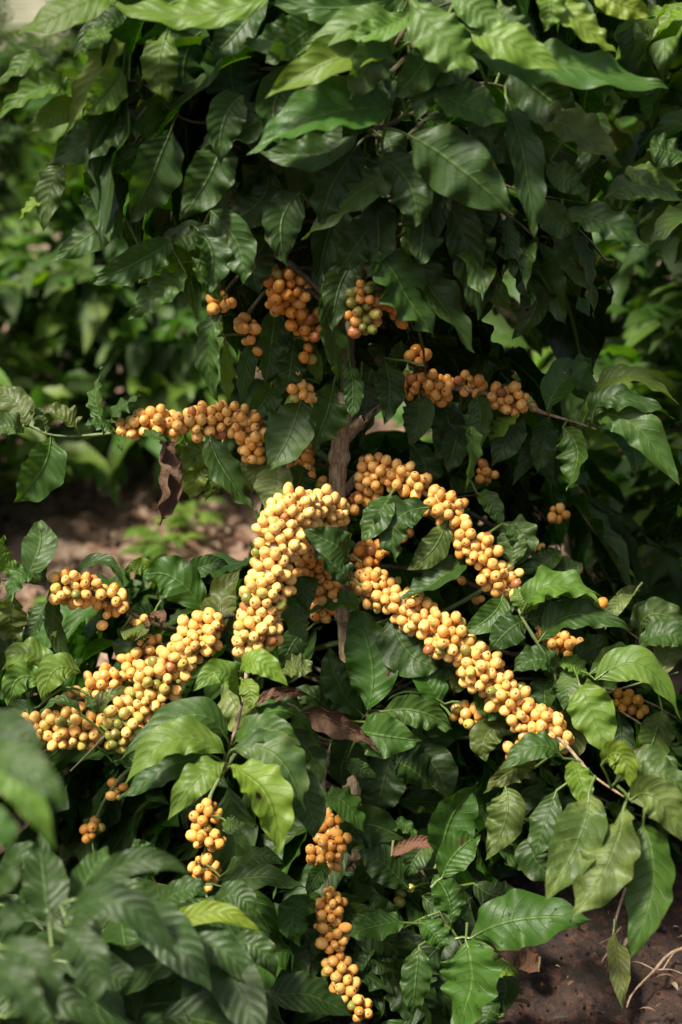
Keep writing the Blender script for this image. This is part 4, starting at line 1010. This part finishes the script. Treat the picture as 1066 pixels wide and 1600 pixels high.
def side_shoots(rg, mb, tw, zlo, zhi, n, Lr, droop, kinds, size, rise, ymin=-9):
    sz = np.array([p[2] for p in sp]); order = np.argsort(sz)
    for i in range(n):
        z0 = rg.uniform(zlo, zhi); a = rg.uniform(0, 2*np.pi); L = rg.uniform(*Lr)
        root = np.array([np.interp(z0, sz[order], sp[order, k]) for k in range(3)])
        out = np.array([math.cos(a), math.sin(a), 0])
        P = catmull([root, root+out*L*.35+[0, 0, rise*L*.5], root+out*L*.7+[0, 0, rise*L*.55-droop*L*.15], root+out*L+[0, 0, rise*L*.3-droop*L*.5]], 6)
        keep = [allowed(p) for p in P]; last = 0; cnt = 0
        for j in range(4, len(P), 2):
            if not keep[j]: continue
            t = nrm(P[min(j+1, len(P)-1)]-P[j-1]); side = nrm(np.cross(t, [0, 0, 1]))
            for sdn in (-1, 1):
                dr = nrm(t*rg.uniform(.1, .7)+side*sdn*rg.uniform(.3, 1)+np.array([0, 0, -rg.uniform(.3, 1.5)*droop]))
                dr = nrm(dr+rg.normal(size=3)*.28); l = size*rg.choice([.45, .7, .85, 1, 1.1, 1.25]); p = P[j]; m1 = p+dr*l*.5+np.array([0, 0, l*rg.uniform(-.04, .16)])+side*l*rg.uniform(-.08, .08); e = p+dr*l-np.array([0, 0, l*.1])
                if not (allowed(m1) and allowed(e)): continue
                last = j; cnt += 1
                leaf(mb, p, m1, e, l*rg.uniform(.30, .46), nrm(np.array([0, 0, 1.])+out*.7+rg.normal(size=3)*.45), ktint(rg.choice(kinds), rg), nu=20, nv=9,
                     seed=int(rg.integers(1e9)), wave=rg.uniform(.06, .20), quilt=.018, fold=rg.uniform(.05, .6), cup=rg.uniform(-.4, .3))
        ok = last
        if all(keep[:ok+1]) and ok > 4 and cnt > 4: tube(tw, P[:ok+1], [.0022, .0012], 5)
rg = np.random.default_rng(21); mb = MB(); tw = MB()
side_shoots(rg, mb, tw, .76, 1.15, 92, (.18, .46), .70, ['D', 'K', 'D', 'M', 'G', 'D'], .172, .25)
side_shoots(rg, mb, tw, .50, .80, 50, (.15, .40), 1.0, ['D', 'K', 'M'], .12, .1)
side_shoots(rg, mb, tw, .03, .25, 70, (.2, .5), .5, ['D', 'M', 'K', 'G'], .12, .2)
side_shoots(rg, mb, tw, .04, .52, 190, (.15, .50), .5, ['D', 'M', 'K', 'G'], .12, .2)
tag(mb.build('foliage', M_LEAF, main, origin=STEM[8]), 'many smaller dark leaves filling the crown', kind='stuff')
tag(tw.build('twigs', M_TWIG, main, origin=STEM[8]), kind='stuff')

# ------------------------------------------------------------------ foreground shrub at lower left, right next to the lens
FL = on_y(60, 1900, .72); FL[2] = 0
fore = tag(empty('coffee_shrub', FL), 'out of focus coffee shrub with grey-green leaves filling the bottom left corner', 'coffee shrub')
def fb(key, pts, kind='g'): branch(key, kind, 3.0, 1.8, pts, parent=fore)
fbase = FL+np.array([0, 0, -.02])
fb('f0', [fbase, at(60, 1640, 1.05), at(90, 1520, 1.0), at(100, 1430, .98), at(105, 1390, .97)])
fb('f1', [fbase, at(-60, 1600, .85), at(-60, 1400, .78), at(-50, 1250, .74), at(-30, 1200, .72)])
fb('f2', [fbase, at(200, 1640, 1.12), at(250, 1520, 1.12), at(262, 1440, 1.12), at(260, 1400, 1.12)])
fb('f3', [fbase, at(-20, 1650, .92), at(0, 1560, .88), at(-10, 1470, .86)])
LF = '''
f1 -40 1185 20 1215 88 1330 62 L .80 .78
f1 -40 1180 30 1190 105 1262 60 M .74 .72
f1 -40 1130 20 1140 70 1185 60 K .84 .82
f1 -50 1260 -10 1290 30 1330 60 G .76 .74
f0 78 1450 70 1380 62 1300 78 K .98 1.02
f0 112 1418 140 1370 168 1322 56 M 1.02 1.05
f0 130 1405 215 1345 300 1368 44 K .98 .97 20
f0 100 1435 190 1412 285 1510 62 K .94 .92 10
f0 105 1445 130 1455 128 1520 60 K .97 .95
f0 90 1450 140 1500 140 1580 66 K .93 .91
f0 125 1400 200 1395 230 1430 44 D 1.04
f0 85 1500 170 1520 200 1550 60 K 1.04
f2 255 1462 330 1425 408 1458 38 Y 1.10 1.09 15
f2 265 1478 340 1480 408 1560 60 D 1.10 1.08 10
f2 245 1420 290 1390 325 1400 44 D 1.14
f2 240 1375 225 1340 210 1310 50 D 1.18
f2 330 1420 370 1400 400 1440 50 D 1.16
f2 350 1480 400 1480 432 1530 50 D 1.16
f2 210 1545 250 1520 300 1545 40 D 1.14
f2 280 1560 350 1580 420 1600 60 D 1.15
f2 300 1600 340 1560 400 1560 50 D 1.18
f2 180 1560 230 1560 290 1620 60 K 1.18
f3 -10 1455 20 1430 48 1408 46 K .90 .92
f3 0 1480 60 1510 88 1600 60 K .86 .84
f3 -20 1520 30 1540 50 1620 66 K .84 .82
f3 -20 1390 10 1370 20 1340 50 K .92
f3 10 1590 80 1560 160 1610 60 K .96
f3 0 1360 40 1340 70 1380 50 K 1.05
f3 20 1420 70 1400 100 1440 50 K 1.05
'''
for q in rows(LF):
    LN += 1; key = q[0]; x0, y0, x1, y1, x2, y2, wd = map(float, q[1:8]); kd = q[8]; d0 = float(q[9]); d2 = float(q[10]) if len(q) > 10 else d0-.012
    roll = float(q[11]) if len(q) > 11 else 5.0
    rg = np.random.default_rng(1000+LN); P0, P1, P2 = at(x0, y0, d0), at(x1, y1, (d0+d2)/2-.006), at(x2, y2, d2)
    T = nrm(P2-P0); N0 = nrm(nrm(CAMP-P1)+np.array([0, 0, .5])); o, P = BR[key]; dd = np.linalg.norm(P-P0, axis=1); j = int(dd.argmin())
    st = P[j] if dd[j] < .06 else P0-T*.014
    mb = MB(); leaf(mb, P0, P1, P2, wd*.95*d0*PXM, N0, ktint(kd, rg), seed=LN*7+1, fold=.2, wave=rg.uniform(.07, .12), quilt=.009, stem=st, nu=30, nv=11)
    mb.build('leaf', M_LEAF, o, origin=P0)

mb = MB(); g = np.random.default_rng(77)
for i in range(130):
    x, y, d = g.uniform(-60, 440), g.uniform(1390, 1680), g.uniform(1.08, 1.30)
    if y < 1460 and x > 300: continue
    if y < 1420: d = g.uniform(1.2, 1.3)
    p = at(x, y, d); a = g.uniform(0, 6.28); dr = nrm(np.array([math.cos(a), math.sin(a)*.6-.3, -.35])); l = g.uniform(.08, .13)
    leaf(mb, p, p+dr*l*.5+[0, 0, .012], p+dr*l, l*.42, nrm(np.array([g.normal()*.3, -.5, 1])), ktint(g.choice(['D', 'K', 'K', 'D']), g), nu=16, nv=7, seed=i, fold=.25, wave=.08)
tag(mb.build('foliage', M_LEAF, fore, origin=FL), kind='stuff')
# ------------------------------------------------------------------ things lying on the soil at lower right
def ground_at(x, y, h=.006):
    r = FWD+RIGHT*((x-533)/FPX)-UPV*((y-800)/FPX); p = CAMP+r*(-CAM_H/r[2]); p[2] = ground_z(p[0], p[1])+h+.008; return p
def root(pts, r0, r1, name, label, branches=()):
    mb = MB(); P = catmull([ground_at(x, y, h) for x, y, h in pts], 8); tube(mb, P, [r0, (r0+r1)/2, r1], 7, rough=.12)
    for b in branches:
        tube(mb, catmull([ground_at(x, y, h) for x, y, h in b], 6), [r1*.9, r1*.4], 6, rough=.12)
    tag(mb.build(name, M_ROOT, origin=P[0]), label, 'root')
root([(972, 1452, .02), (958, 1490, .012), (950, 1530, .008), (936, 1552, .004)], .0015, .0008, 'bare_root', 'thin pale root standing in a loop on the dark soil, under the drooping leaves', [[(966, 1500, .01), (952, 1530, .02), (933, 1520, .004)]])
root([(1075, 1530, .012), (1040, 1545, .012), (1018, 1568, .010), (985, 1600, .006), (975, 1620, .004)], .0019, .0009, 'bare_root', 'forked pale root at the bottom right corner, lying on the soil',
     [[(1018, 1568, .01), (990, 1560, .012), (960, 1553, .004)], [(1018, 1568, .01), (1045, 1566, .01), (1075, 1572, .006)], [(1030, 1567, .01), (1042, 1558, .02), (1050, 1550, .02)]])
def fallen(x0, y0, x2, y2, wd, kd, h0, h2, name, label, curl=0, dry=False, d=None):
    P0, P2 = (ground_at(x0, y0, h0), ground_at(x2, y2, h2)) if d is None else (at(x0, y0, d), at(x2, y2, d-.01))
    mb = MB(); P1 = (P0+P2)/2+np.array([0, 0, .008]); Wm = wd*PXM*(1.45 if d is None else d)
    leaf(mb, P0, P1, P2, Wm, nrm(np.array([.2, -.6, 1])), ktint(kd, np.random.default_rng(5)), seed=int(x0), fold=.2, wave=.1, curl=curl, crumple=.12, stem=P0+np.array([.002, .01, .01]))
    tag(mb.build(name, M_DRY if dry else M_LEAF, origin=P0), label, 'fallen leaf')
fallen(952, 1540, 968, 1625, 36, 'P', .03, .004, 'fallen_leaf', 'narrow pale leaf lying on the soil at the bottom edge, left of the forked root')
fallen(838, 1580, 800, 1560, 34, 'B', .01, .004, 'fallen_leaf', 'dull brown leaf on the dark soil right of the droplet-spotted green leaf', 0, True)
fallen(612, 1338, 688, 1322, 44, 'B', 0, 0, 'dead_leaf', 'brown dead leaf caught among green leaves left of the bright upright leaf', 1.5, True, 1.32)
